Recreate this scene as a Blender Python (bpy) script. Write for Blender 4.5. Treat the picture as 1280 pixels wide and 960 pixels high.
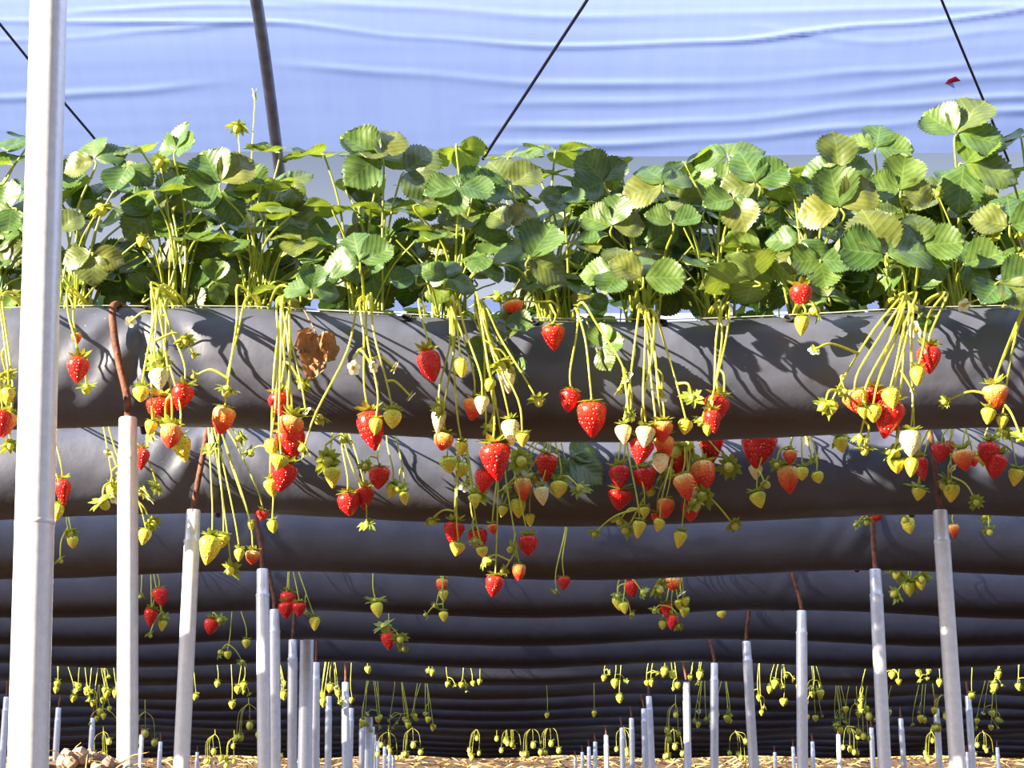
import bpy, math, random
from mathutils import Vector, Matrix, noise

random.seed(7)
R = random.Random(11)
scene = bpy.context.scene
col = scene.collection
for o in list(bpy.data.objects):
    bpy.data.objects.remove(o)

# ------------------------------------------------------------------ camera
F = 2126.0                       # focal length in pixels of the 1280 x 960 frame
PITCH = math.radians(14.9)
CAM = Vector((0, 0, 0.2))
cam_d = bpy.data.cameras.new('camera')
cam_d.sensor_width = 36.0
cam_d.lens = 36.0 * F / 1280.0
cam_d.clip_end = 300
cam = bpy.data.objects.new('camera', cam_d)
cam.location = CAM
cam.rotation_euler = (math.pi / 2 + PITCH, 0, 0)
col.objects.link(cam)
scene.camera = cam

# ------------------------------------------------------------------ light
SUN_DIR = Vector((1.85, 1.0, -0.74)).normalized()      # direction the sunlight travels
w = bpy.data.worlds.new('sky')
scene.world = w
w.use_nodes = True
nt = w.node_tree
bg = nt.nodes['Background']
sky = nt.nodes.new('ShaderNodeTexSky')
sky.sky_type = 'NISHITA'
sky.sun_disc = False
sky.sun_elevation = math.asin(-SUN_DIR.z)
sky.sun_rotation = math.atan2(-SUN_DIR.x, -SUN_DIR.y)
sky.air_density = 1.0
sky.dust_density = 2.0
sky.ozone_density = 2.0
# white summer haze low over the whole horizon, the same in every direction
geo_w = nt.nodes.new('ShaderNodeTexCoord')
sep_w = nt.nodes.new('ShaderNodeSeparateXYZ')
nt.links.new(geo_w.outputs['Generated'], sep_w.inputs[0])
mr_w = nt.nodes.new('ShaderNodeMapRange')
mr_w.interpolation_type = 'SMOOTHSTEP'
mr_w.inputs['From Min'].default_value = 0.26
mr_w.inputs['From Max'].default_value = 0.46
mr_w.inputs['To Min'].default_value = 0.75
mr_w.inputs['To Max'].default_value = 0.0
nt.links.new(sep_w.outputs['Z'], mr_w.inputs['Value'])
mx_w = nt.nodes.new('ShaderNodeMix')
mx_w.data_type = 'RGBA'
nt.links.new(mr_w.outputs[0], mx_w.inputs[0])
nt.links.new(sky.outputs[0], mx_w.inputs[6])
mx_w.inputs[7].default_value = (6.6, 6.6, 7.8, 1)
nt.links.new(mx_w.outputs[2], bg.inputs['Color'])
bg.inputs['Strength'].default_value = 0.125
sun_d = bpy.data.lights.new('sun', 'SUN')
sun_d.energy = 31.0
sun_d.angle = math.radians(0.53)
sun_d.color = (1.0, 0.87, 0.67)
sun = bpy.data.objects.new('sun', sun_d)
sun.rotation_euler = SUN_DIR.to_track_quat('-Z', 'Y').to_euler()
sun.location = (-6, -8, 8)
col.objects.link(sun)
scene.view_settings.view_transform = 'Standard'
scene.view_settings.look = 'None'
scene.view_settings.gamma = 1.0
scene.view_settings.use_curve_mapping = False
scene.view_settings.exposure = 0.0

# ------------------------------------------------------------------ helpers
FWD = Vector((0, math.cos(PITCH), math.sin(PITCH)))
def ray(u, v):
    x = (u - 640) / F
    y = (480 - v) / F
    return Vector((x, math.cos(PITCH) - y * math.sin(PITCH), math.sin(PITCH) + y * math.cos(PITCH)))
def at(u, v, Y):
    d = ray(u, v)
    return CAM + d * ((Y - CAM.y) / d.y)
def mpp(p):                      # metres per photo pixel at a point
    return (p - CAM).dot(FWD) / F

def link(name, me, parent=None):
    o = bpy.data.objects.new(name, me)
    col.objects.link(o)
    if parent:
        o.parent = parent
    return o
def mesh(name, vs, fs, mat, smooth=True):
    me = bpy.data.meshes.new(name)
    me.from_pydata([tuple(v) for v in vs], [], fs)
    me.validate()
    if smooth:
        me.polygons.foreach_set('use_smooth', [True] * len(me.polygons))
    for m in (mat if isinstance(mat, (list, tuple)) else [mat]):
        me.materials.append(m)
    me.update()
    return me
def tag(o, label=None, cat=None, group=None, kind=None):
    if label: o['label'] = label
    if cat: o['category'] = cat
    if group: o['group'] = group
    if kind: o['kind'] = kind
    return o
def empty(name, loc):
    o = bpy.data.objects.new(name, None)
    o.location = loc
    o.empty_display_size = 0.05
    col.objects.link(o)
    return o
ORD = ['', 'first', 'second', 'third', 'fourth', 'fifth', 'sixth', 'seventh', 'eighth', 'ninth', 'tenth', 'eleventh',
       'twelfth', 'thirteenth', 'fourteenth', 'fifteenth', 'sixteenth', 'seventeenth', 'eighteenth']

class MB:
    def __init__(s): s.v, s.f, s.m = [], [], []
    def add(s, vs, fs, mi=0):
        b = len(s.v)
        s.v += [Vector(v) for v in vs]
        s.f += [tuple(i + b for i in f) for f in fs]
        s.m += [mi] * len(fs)
    def tube(s, pts, r, seg=6, cap=True, mi=0):
        pts = [Vector(p) for p in pts]
        n = len(pts)
        rr = r if isinstance(r, (list, tuple)) else [r] * n
        vs, fs = [], []
        up = None
        for i in range(n):
            t = (pts[min(i + 1, n - 1)] - pts[max(i - 1, 0)])
            t = t.normalized() if t.length > 1e-9 else Vector((0, 0, 1))
            if up is None:
                up = t.orthogonal().normalized()
            else:
                up = (up - t * up.dot(t))
                up = up.normalized() if up.length > 1e-6 else t.orthogonal().normalized()
            sd = t.cross(up)
            for k in range(seg):
                a = 2 * math.pi * k / seg
                vs.append(pts[i] + (up * math.cos(a) + sd * math.sin(a)) * rr[i])
        for i in range(n - 1):
            for k in range(seg):
                k2 = (k + 1) % seg
                fs.append((i * seg + k, i * seg + k2, (i + 1) * seg + k2, (i + 1) * seg + k))
        if cap:
            for i0, rev in ((0, True), ((n - 1) * seg, False)):     # caps keep their own vertices so the wall shades round
                b = len(vs)
                vs += [vs[i0 + k].copy() for k in range(seg)]
                idx = tuple(b + k for k in range(seg))
                fs.append(idx[::-1] if rev else idx)
        s.add(vs, fs, mi)
    def build(s, name, mat, parent=None, smooth=True, origin=None):
        if origin is not None:
            s.v = [v - Vector(origin) for v in s.v]
        me = mesh(name, s.v, s.f, mat, smooth)
        if any(s.m) and len(s.m) == len(me.polygons):
            me.polygons.foreach_set('material_index', s.m)
        o = link(name, me, parent)
        if origin is not None:
            o.location = origin
        return o

def spline(pts, n=5):
    pts = [Vector(p) for p in pts]
    if len(pts) < 3:
        return [pts[0].lerp(pts[-1], i / n) for i in range(n + 1)]
    out = []
    P = [pts[0] * 2 - pts[1]] + pts + [pts[-1] * 2 - pts[-2]]
    for i in range(1, len(P) - 2):
        a, b, c, d = P[i - 1:i + 3]
        for k in range(n):
            t = k / n
            out.append(0.5 * ((2 * b) + (c - a) * t + (2 * a - 5 * b + 4 * c - d) * t * t + (3 * b - a - 3 * c + d) * t ** 3))
    out.append(pts[-1])
    return out

# ------------------------------------------------------------------ materials
def nmat(name):
    m = bpy.data.materials.new(name)
    m.use_nodes = True
    return m, m.node_tree.nodes, m.node_tree.links, m.node_tree.nodes['Principled BSDF']
def tex(n, kind, scale, **kw):
    t = n.new(kind)
    t.inputs['Scale'].default_value = scale
    for k, v in kw.items():
        t.inputs[k].default_value = v
    return t
def ramp(n, l, src, stops):
    r = n.new('ShaderNodeValToRGB')
    e = r.color_ramp.elements
    while len(e) < len(stops):
        e.new(0.5)
    for i, (p, c) in enumerate(stops):
        e[i].position = p
        e[i].color = (*c, 1) if len(c) == 3 else c
    l.new(src, r.inputs[0])
    return r
def mixc(n, l, fac, a, b, blend='MIX'):
    m = n.new('ShaderNodeMix')
    m.data_type = 'RGBA'
    m.blend_type = blend
    for inp, v in ((m.inputs[0], fac), (m.inputs[6], a), (m.inputs[7], b)):
        if hasattr(v, 'is_linked'):
            l.new(v, inp)
        elif isinstance(v, (tuple, list)):
            inp.default_value = (*v, 1)
        else:
            inp.default_value = v
    return m.outputs[2]
def math_(n, l, op, a, b=None):
    m = n.new('ShaderNodeMath')
    m.operation = op
    for i, v in enumerate((a, b)):
        if v is None: continue
        if hasattr(v, 'is_linked'): l.new(v, m.inputs[i])
        else: m.inputs[i].default_value = v
    return m.outputs[0]
def bump(n, l, b, h, strength=0.3, dist=0.01):
    bp = n.new('ShaderNodeBump')
    bp.inputs['Strength'].default_value = strength
    bp.inputs['Distance'].default_value = dist
    l.new(h, bp.inputs['Height'])
    l.new(bp.outputs[0], b.inputs['Normal'])

def mat_simple(name, color, rough=0.5, metal=0.0, nscale=None, namt=0.25, bumpamt=0.0):
    m, n, l, b = nmat(name)
    b.inputs['Roughness'].default_value = rough
    b.inputs['Metallic'].default_value = metal
    if nscale:
        tc = n.new('ShaderNodeTexCoord')
        t = tex(n, 'ShaderNodeTexNoise', nscale, Detail=5.0)
        l.new(tc.outputs['Object'], t.inputs['Vector'])
        dark = tuple(c * (1 - namt) for c in color)
        lite = tuple(min(1, c * (1 + namt)) for c in color)
        r = ramp(n, l, t.outputs['Fac'], [(0.3, dark), (0.7, lite)])
        l.new(r.outputs[0], b.inputs['Base Color'])
        if bumpamt:
            bump(n, l, b, t.outputs['Fac'], bumpamt, 0.004)
    else:
        b.inputs['Base Color'].default_value = (*color, 1)
    return m

def mat_sleeve():
    m, n, l, b = nmat('sleeve_plastic')
    geo = n.new('ShaderNodeNewGeometry')
    tc = n.new('ShaderNodeTexCoord')
    t = tex(n, 'ShaderNodeTexNoise', 9.0, Detail=6.0, Roughness=0.65)
    l.new(tc.outputs['Object'], t.inputs['Vector'])
    base = ramp(n, l, t.outputs['Fac'], [(0.3, (0.046, 0.051, 0.077)), (0.72, (0.068, 0.074, 0.107))])
    # brown dust clinging along the underside of the sleeve
    sep = n.new('ShaderNodeSeparateXYZ')
    l.new(tc.outputs['Object'], sep.inputs[0])
    t2 = tex(n, 'ShaderNodeTexNoise', 26.0, Detail=8.0, Roughness=0.7)
    l.new(tc.outputs['Object'], t2.inputs['Vector'])
    zz = math_(n, l, 'ADD', sep.outputs['Z'], math_(n, l, 'MULTIPLY', t2.outputs['Fac'], -0.05))
    mr = n.new('ShaderNodeMapRange')
    mr.inputs['From Min'].default_value = -0.115
    mr.inputs['From Max'].default_value = -0.145
    l.new(zz, mr.inputs['Value'])
    c1 = mixc(n, l, mr.outputs[0], base.outputs[0], (0.034, 0.021, 0.015))
    # pale dust specks
    v = tex(n, 'ShaderNodeTexVoronoi', 34.0)
    l.new(tc.outputs['Object'], v.inputs['Vector'])
    sp = ramp(n, l, v.outputs['Distance'], [(0.035, (1, 1, 1)), (0.07, (0, 0, 0))])
    t3 = tex(n, 'ShaderNodeTexNoise', 3.0, Detail=2.0)
    l.new(tc.outputs['Object'], t3.inputs['Vector'])
    g = ramp(n, l, t3.outputs['Fac'], [(0.52, (0, 0, 0)), (0.62, (1, 1, 1))])
    fac = math_(n, l, 'MULTIPLY', math_(n, l, 'MULTIPLY', sp.outputs[0], g.outputs[0]), 0.55)
    c2 = mixc(n, l, fac, c1, (0.32, 0.26, 0.2))
    l.new(c2, b.inputs['Base Color'])
    rr = n.new('ShaderNodeMapRange')
    rr.inputs['To Min'].default_value = 0.34
    rr.inputs['To Max'].default_value = 0.55
    l.new(t.outputs['Fac'], rr.inputs['Value'])
    l.new(rr.outputs[0], b.inputs['Roughness'])
    b.inputs['Specular IOR Level'].default_value = 0.55
    t4 = tex(n, 'ShaderNodeTexNoise', 40.0, Detail=3.0)
    l.new(tc.outputs['Object'], t4.inputs['Vector'])
    bump(n, l, b, t4.outputs['Fac'], 0.16, 0.006)
    return m

def mat_galv():
    m, n, l, b = nmat('galvanised_steel')
    tc = n.new('ShaderNodeTexCoord')
    t = tex(n, 'ShaderNodeTexNoise', 60.0, Detail=6.0, Roughness=0.7)
    l.new(tc.outputs['Object'], t.inputs['Vector'])
    v = tex(n, 'ShaderNodeTexVoronoi', 90.0)
    l.new(tc.outputs['Object'], v.inputs['Vector'])
    r = ramp(n, l, t.outputs['Fac'], [(0.25, (0.60, 0.61, 0.64)), (0.7, (0.78, 0.79, 0.82))])
    t2 = tex(n, 'ShaderNodeTexNoise', 14.0, Detail=4.0, Roughness=0.8)
    l.new(tc.outputs['Object'], t2.inputs['Vector'])
    rust = ramp(n, l, t2.outputs['Fac'], [(0.70, (0, 0, 0)), (0.76, (1, 1, 1))])
    c = mixc(n, l, math_(n, l, 'MULTIPLY', rust.outputs[0], 0.6), r.outputs[0], (0.42, 0.24, 0.12))
    l.new(c, b.inputs['Base Color'])
    b.inputs['Metallic'].default_value = 0.25
    b.inputs['Roughness'].default_value = 0.33
    bump(n, l, b, v.outputs['Distance'], 0.05, 0.002)
    return m

def mat_leaf(name, hue=0.0):
    m, n, l, b = nmat(name)
    tc = n.new('ShaderNodeTexCoord')
    sep = n.new('ShaderNodeSeparateXYZ')
    l.new(tc.outputs['Object'], sep.inputs[0])
    oi = n.new('ShaderNodeObjectInfo')
    ax = math_(n, l, 'ABSOLUTE', sep.outputs['X'])
    ph = math_(n, l, 'MULTIPLY', math_(n, l, 'SUBTRACT', sep.outputs['Y'], math_(n, l, 'MULTIPLY', ax, 0.75)), 44.0)
    sn = math_(n, l, 'SINE', ph)
    vein = ramp(n, l, sn, [(0.80, (0, 0, 0)), (0.99, (1, 1, 1))])
    mid = ramp(n, l, ax, [(0.008, (1, 1, 1)), (0.022, (0, 0, 0))])
    vmask = math_(n, l, 'MAXIMUM', vein.outputs[0], mid.outputs[0])
    t = tex(n, 'ShaderNodeTexNoise', 5.0, Detail=4.0)
    l.new(tc.outputs['Object'], t.inputs['Vector'])
    base = ramp(n, l, t.outputs['Fac'], [(0.3, (0.038 + hue, 0.085, 0.014)), (0.7, (0.075 + hue, 0.138, 0.025))])
    rnd = ramp(n, l, oi.outputs['Random'], [(0.0, (0.68, 0.84, 0.85)), (0.55, (1, 1, 1)), (0.9, (1.3, 1.15, 0.9)), (1.0, (1.7, 1.25, 0.8))])
    c0 = mixc(n, l, 1.0, base.outputs[0], rnd.outputs[0], 'MULTIPLY')
    c1 = mixc(n, l, math_(n, l, 'MULTIPLY', vmask, 0.20), c0, (0.27, 0.36, 0.09))
    geo = n.new('ShaderNodeNewGeometry')
    under = mixc(n, l, math_(n, l, 'MULTIPLY', vmask, 0.6), (0.17, 0.25, 0.06), (0.30, 0.37, 0.12))
    c2 = mixc(n, l, geo.outputs['Backfacing'], c1, under)
    l.new(c2, b.inputs['Base Color'])
    b.inputs['Roughness'].default_value = 0.42
    b.inputs['Specular IOR Level'].default_value = 0.6
    bump(n, l, b, sn, 0.07, 0.008)
    tr = n.new('ShaderNodeBsdfTranslucent')
    tcx = mixc(n, l, 1.0, c2, (1.6, 1.5, 0.5), 'MULTIPLY')
    l.new(tcx, tr.inputs['Color'])
    mx = n.new('ShaderNodeMixShader')
    mx.inputs[0].default_value = 0.29
    l.new(b.outputs[0], mx.inputs[1])
    l.new(tr.outputs[0], mx.inputs[2])
    l.new(mx.outputs[0], n['Material Output'].inputs['Surface'])
    return m

def mat_soft(name, color, trans=0.3, rough=0.45, tcol=None, nscale=12.0, namt=0.2):
    m = mat_simple(name, color, rough, 0.0, nscale, namt)
    n, l = m.node_tree.nodes, m.node_tree.links
    b = n['Principled BSDF']
    tr = n.new('ShaderNodeBsdfTranslucent')
    tr.inputs['Color'].default_value = (*(tcol or color), 1)
    mx = n.new('ShaderNodeMixShader')
    mx.inputs[0].default_value = trans
    l.new(b.outputs[0], mx.inputs[1])
    l.new(tr.outputs[0], mx.inputs[2])
    l.new(mx.outputs[0], n['Material Output'].inputs['Surface'])
    return m

def mat_berry(name, stops, seed=(0.75, 0.42, 0.08)):
    m, n, l, b = nmat(name)
    tc = n.new('ShaderNodeTexCoord')
    sep = n.new('ShaderNodeSeparateXYZ')
    l.new(tc.outputs['Object'], sep.inputs[0])
    oi = n.new('ShaderNodeObjectInfo')
    t = tex(n, 'ShaderNodeTexNoise', 2.2, Detail=2.0)
    l.new(tc.outputs['Object'], t.inputs['Vector'])
    f = math_(n, l, 'ADD', math_(n, l, 'MULTIPLY', sep.outputs['Z'], -1.0), math_(n, l, 'MULTIPLY', math_(n, l, 'SUBTRACT', t.outputs['Fac'], 0.5), 0.7))
    f = math_(n, l, 'ADD', f, math_(n, l, 'MULTIPLY', math_(n, l, 'SUBTRACT', oi.outputs['Random'], 0.5), 0.3))
    base = ramp(n, l, f, stops)
    v = tex(n, 'ShaderNodeTexVoronoi', 8.5, Randomness=0.45)
    l.new(tc.outputs['Object'], v.inputs['Vector'])
    s = ramp(n, l, v.outputs['Distance'], [(0.13, (1, 1, 1)), (0.2, (0, 0, 0))])
    c = mixc(n, l, math_(n, l, 'MULTIPLY', s.outputs[0], 0.75), base.outputs[0], seed)
    l.new(c, b.inputs['Base Color'])
    b.inputs['Roughness'].default_value = 0.3
    b.inputs['Specular IOR Level'].default_value = 0.42
    b.inputs['Subsurface Weight'].default_value = 0.0
    h = ramp(n, l, v.outputs['Distance'], [(0.1, (0, 0, 0)), (0.42, (1, 1, 1))])
    bump(n, l, b, h.outputs[0], 0.55, 0.02)
    return m

def mat_film():
    m, n, l, b = nmat('tunnel_film')
    tc = n.new('ShaderNodeTexCoord')
    mp = n.new('ShaderNodeMapping')
    mp.inputs['Scale'].default_value = (14.0, 1.1, 1.1)
    l.new(tc.outputs['Object'], mp.inputs['Vector'])
    t = tex(n, 'ShaderNodeTexNoise', 1.6, Detail=7.0, Roughness=0.65)
    l.new(mp.outputs[0], t.inputs['Vector'])
    t2 = tex(n, 'ShaderNodeTexNoise', 26.0, Detail=8.0, Roughness=0.8)
    l.new(tc.outputs['Object'], t2.inputs['Vector'])
    dirt = ramp(n, l, t2.outputs['Fac'], [(0.60, (0, 0, 0)), (0.76, (1, 1, 1))])
    r = ramp(n, l, t.outputs['Fac'], [(0.25, (0.35, 0.485, 0.97)), (0.75, (0.39, 0.525, 1.0))])
    c = mixc(n, l, math_(n, l, 'MULTIPLY', dirt.outputs[0], 0.25), r.outputs[0], (0.42, 0.42, 0.52))
    df = n.new('ShaderNodeBsdfDiffuse')
    tr = n.new('ShaderNodeBsdfTranslucent')
    tp = n.new('ShaderNodeBsdfTransparent')
    l.new(c, df.inputs['Color'])
    l.new(c, tr.inputs['Color'])
    tp.inputs['Color'].default_value = (0.80, 0.86, 1.0, 1)
    m1 = n.new('ShaderNodeMixShader'); m1.inputs[0].default_value = 0.86
    l.new(df.outputs[0], m1.inputs[1]); l.new(tr.outputs[0], m1.inputs[2])
    m2 = n.new('ShaderNodeMixShader'); m2.inputs[0].default_value = 0.10
    l.new(m1.outputs[0], m2.inputs[1]); l.new(tp.outputs[0], m2.inputs[2])
    l.new(m2.outputs[0], n['Material Output'].inputs['Surface'])
    return m

M = {}
M['sleeve'] = mat_sleeve()
M['galv'] = mat_galv()
M['hoop'] = mat_simple('dull_steel', (0.26, 0.26, 0.28), 0.45, 0.6, 20.0, 0.3)
M['rust'] = mat_simple('rusty_iron', (0.11, 0.036, 0.017), 0.8, 0.15, 70.0, 0.7, 0.8)
M['film'] = mat_film()
M['rope'] = mat_simple('dark_rope', (0.025, 0.025, 0.035), 0.8)
M['black'] = mat_simple('black_hole', (0.008, 0.008, 0.008), 0.9)
M['wire'] = mat_simple('pale_wire', (0.40, 0.38, 0.32), 0.5, 0.0)
M['leaf'] = mat_leaf('strawberry_leaf')
M['leaf2'] = mat_leaf('strawberry_leaf_light', 0.03)
M['stem'] = mat_soft('fruit_stem_green', (0.52, 0.53, 0.05), 0.25, 0.4, (0.7, 0.7, 0.06), 30.0, 0.3)
M['petiole'] = mat_soft('leaf_stalk_green', (0.30, 0.36, 0.045), 0.25, 0.4, (0.6, 0.6, 0.08), 30.0, 0.3)
M['calyx'] = mat_soft('calyx_green', (0.19, 0.25, 0.025), 0.3, 0.5, (0.45, 0.48, 0.05), 20.0, 0.35)
M['bud'] = mat_soft('bud_yellow_green', (0.58, 0.56, 0.09), 0.3, 0.5, (0.7, 0.65, 0.1), 20.0, 0.3)
M['petal'] = mat_soft('white_petal', (0.86, 0.84, 0.78), 0.3, 0.5, (0.9, 0.88, 0.8), 20.0, 0.06)
M['disc'] = mat_simple('flower_centre', (0.75, 0.52, 0.04), 0.7, 0, 40.0, 0.4, 0.6)
M['dead'] = mat_soft('dried_leaf', (0.33, 0.17, 0.075), 0.25, 0.7, (0.5, 0.25, 0.1), 25.0, 0.45)
M['red_petal'] = mat_simple('red_scrap', (0.55, 0.012, 0.05), 0.5)
RED, CRIM = (0.58, 0.008, 0.006), (0.72, 0.030, 0.012)
M['R'] = mat_berry('ripe_berry', [(0.0, CRIM), (0.35, RED), (1.0, (0.50, 0.006, 0.010))])
M['P'] = mat_berry('turning_berry', [(0.05, (0.82, 0.50, 0.12)), (0.35, (0.82, 0.19, 0.035)), (0.8, (0.68, 0.025, 0.012))])
M['W'] = mat_berry('white_berry', [(0.1, (0.72, 0.68, 0.26)), (0.6, (0.86, 0.75, 0.40)), (1.1, (0.9, 0.6, 0.33))], (0.55, 0.45, 0.1))
M['Y'] = mat_berry('green_berry', [(0.0, (0.56, 0.58, 0.04)), (0.6, (0.68, 0.58, 0.05)), (1.0, (0.70, 0.52, 0.05))], (0.45, 0.40, 0.05))
M['soil'] = mat_simple('soil', (0.075, 0.048, 0.032), 0.95, 0, 16.0, 0.5, 0.8)
M['clod'] = mat_simple('clay_clod', (0.52, 0.36, 0.26), 0.95, 0, 30.0, 0.4, 0.8)
M['straw'] = mat_simple('dry_straw', (0.50, 0.31, 0.11), 0.8, 0, 6.0, 0.4)
M['grass'] = mat_soft('weed_green', (0.16, 0.22, 0.04), 0.3)

# ------------------------------------------------------------------ rows and tunnel layout
NROW = 16
SP = 0.9
def rowY(n): return 2.98 + SP * (n - 1)          # line of the posts; the sleeve hangs 0.14 behind
def bagY(n): return rowY(n) + 0.14
ROWX = [0, -.692, .989, 1.027, .966, .90, .88, .846, .73, .777, .765, .76, .70, .66, .65, .63, .60]
PSP = 1.725
BZ = 1.062           # height of the sleeve's centre line at a post
BH, BW = 0.112, 0.115
def sag(n, x):
    t = (x - ROWX[n]) / PSP
    s = math.sin(math.pi * t) ** 2
    return -0.030 * s + 0.006 * noise.noise(Vector((x * 0.9, n * 3.1, 0)))
def bag_pt(n, x, a):
    """point on the sleeve; a = 0 faces the camera, 90 deg is the top"""
    ca, sa = math.cos(a), math.sin(a)
    e = 0.80 if sa > 0 else 0.97
    c = math.copysign(abs(ca) ** e, ca)
    s = math.copysign(abs(sa) ** e, sa)
    p = Vector((x, n * 5.0, 0))
    k = 1 + 0.03 * noise.noise(Vector((x * 2.3, n * 7.0, math.cos(a)))) + 0.014 * noise.noise(Vector((x * 9.0 + math.sin(a) * 3, n * 2.0, a * 1.3)))
    return Vector((x, bagY(n) - BW * c * k, BZ + sag(n, x) + BH * s * k))

# ------------------------------------------------------------------ setting: ground, bank, film
def ground_z(x, y):
    b = 0.0
    if y > 16.0:
        t = min(1, (y - 16.0) / 1.9)
        b = 0.98 * t * t * (3 - 2 * t)
    return b + 0.03 * noise.noise(Vector((x * 0.9, y * 0.9, 0))) + (0.03 * noise.noise(Vector((x * 4, y * 4, 3))) if y > 15 else 0)
vs, fs = [], []
nx, ny = 120, 150
for j in range(ny + 1):
    y = -6 + 28 * j / ny
    for i in range(nx + 1):
        x = -22 + 36 * i / nx
        vs.append((x, y, ground_z(x, y)))
for j in range(ny):
    for i in range(nx):
        a = j * (nx + 1) + i
        fs.append((a, a + 1, a + nx + 2, a + nx + 1))
g = link('ground', mesh('ground', vs, fs, M['soil']))
tag(g, 'bare brown soil rising to a low bank behind the last row', kind='structure')

mb = MB()
rs = random.Random(5)
for i in range(9000):
    x = rs.uniform(-6.5, 6.5)
    y = rs.uniform(16.2, 18.6)
    z = ground_z(x, y)
    a = rs.uniform(0, math.pi * 2)
    L = rs.uniform(0.05, 0.20)
    el = rs.uniform(-0.1, 0.55)
    d = Vector((math.cos(a) * math.cos(el), math.sin(a) * math.cos(el), math.sin(el))) * L
    s = Vector((-math.sin(a), math.cos(a), 0.3)).normalized() * 0.0035
    p = Vector((x, y, z + 0.005))
    mb.add([p - s, p + s, p + d * 0.6 + s + Vector((0, 0, 0.01)), p + d, p + d * 0.6 - s], [(0, 1, 2, 3, 4)])
o = mb.build('straw', M['straw'], smooth=False)
tag(o, 'dry golden straw lying over the low bank behind the last row', 'straw', kind='stuff')

PROF = [(2.55, 2.36), (2.9, 2.53), (3.4, 2.72), (4.0, 2.87), (4.55, 2.93), (5.05, 2.84), (5.57, 2.62), (6.2, 2.30), (6.7, 2.05), (7.0, 1.92)]
def prof(y):
    if y <= PROF[0][0]: return PROF[0][1]
    for (a, za), (b, zb) in zip(PROF, PROF[1:]):
        if y <= b:
            t = (y - a) / (b - a)
            return za + (zb - za) * t
    return PROF[-1][1]
PS = spline([(0, y, z) for y, z in PROF], 8)
def profs(y):
    for a, b in zip(PS, PS[1:]):
        if a.y <= y <= b.y:
            return a.z + (b.z - a.z) * (y - a.y) / max(1e-9, b.y - a.y)
    return PS[0].z if y < PS[0].y else PS[-1].z
def film_hit(u, v):
    d = ray(u, v)
    lo, hi = 3.0, 7.0
    for _ in range(40):
        mid = (lo + hi) / 2
        p = CAM + d * (mid / d.y)
        if p.z < profs(mid): lo = mid
        else: hi = mid
    return CAM + d * (lo / d.y)
# folds of the sagging film, each a line running along the tunnel
FOLDS_PX = [([(-200, 20), (330, 30), (520, 47), (690, 55), (900, 48), (1100, 30), (1480, -5)], 0.020, 0.030),
            ([(-200, 52), (0, 48), (90, 46), (200, 38), (330, 30)], 0.012, 0.03),
            ([(330, 4), (520, 10), (700, 18), (900, 12), (1200, 10), (1480, 4)], 0.016, 0.05),
            ([(330, 82), (500, 92), (680, 102), (900, 100), (1100, 88), (1480, 60)], 0.014, 0.045),
            ([(-200, 122), (0, 120), (150, 114), (300, 103)], 0.012, 0.04),
            ([(560, 128), (760, 124), (960, 118), (1280, 96), (1480, 80)], 0.010, 0.05),
            ([(560, 156), (720, 155), (900, 148), (1100, 132), (1280, 122), (1480, 110)], 0.014, 0.045),
            ([(560, 178), (740, 178), (900, 170), (1080, 158), (1260, 140), (1480, 128)], 0.016, 0.045),
            ([(0, 30), (120, 12), (260, 8), (420, 12)], 0.010, 0.03),
            ([(900, 25), (1100, 52), (1300, 36)], 0.010, 0.04)]
FOLDS = []
for pts, amp, wd in FOLDS_PX:
    FOLDS.append(([(h.x, h.y) for h in (film_hit(*p) for p in pts)], amp, wd))
def fold_z(x, y):
    z = 0.0
    for pts, amp, wd in FOLDS:
        if x < pts[0][0] or x > pts[-1][0]: continue
        for (xa, ya), (xb, yb) in zip(pts, pts[1:]):
            if xa <= x <= xb:
                t = (x - xa) / (xb - xa)
                t = t * t * (3 - 2 * t)
                d = (y - (ya + (yb - ya) * t)) / (wd * 0.36)
                edge = min(1, (x - pts[0][0]) / 0.25, (pts[-1][0] - x) / 0.25)
                k = 0.7 + 0.6 * noise.noise(Vector((x * 1.7, ya * 5, 1)))
                z += 0.26 * amp * edge * k * math.exp(-d * d) * (1 if abs(d) < 3 else 0)
                break
    return z
def film_mesh(y0, off, x0, x1, nx, ny, detail):
    vs, fs = [], []
    for j in range(ny + 1):
        ys = 2.55 if detail else 2.2
        yy = ys + (y0 - ys) * j / ny
        for i in range(nx + 1):
            x = x0 + (x1 - x0) * i / nx
            z = profs(yy) - 0.010 * math.sin(math.pi * ((x + 0.85) / 2.4)) ** 2
            z += 0.0010 * noise.noise(Vector((x * 0.6, yy * 6.0, off))) + 0.0003 * noise.noise(Vector((x * 1.2, yy * 22.0, off + 4)))
            if detail: z += fold_z(x, yy)
            elif yy < 2.55: z -= 0.08 * (2.55 - yy) / 0.35  # front edge of the rear films lowered to keep sun off the sleeves
            vs.append((x, yy + off + 0.02 * noise.noise(Vector((x * 0.7, 0, off))), z))
    for j in range(ny):
        for i in range(nx):
            a = j * (nx + 1) + i
            fs.append((a, a + 1, a + nx + 2, a + nx + 1))
    return mesh('ceiling', vs, fs, M['film'])
edge = film_hit(640, 191)
f1 = link('ceiling', film_mesh(edge.y, 0.0, -12.0, 5.0, 460, 360, True))
tag(f1, 'pale blue translucent plastic film sagging over the tunnel hoops', kind='structure')
for k in range(1, 3):  # rear bay films, out of view, shading the rows beneath
    f = link('ceiling', film_mesh(edge.y, 4.45 * k, -20, 9, 100, 40, False))
    tag(f, 'unseen translucent plastic film shading the tunnel bays further back', kind='structure')

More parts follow.
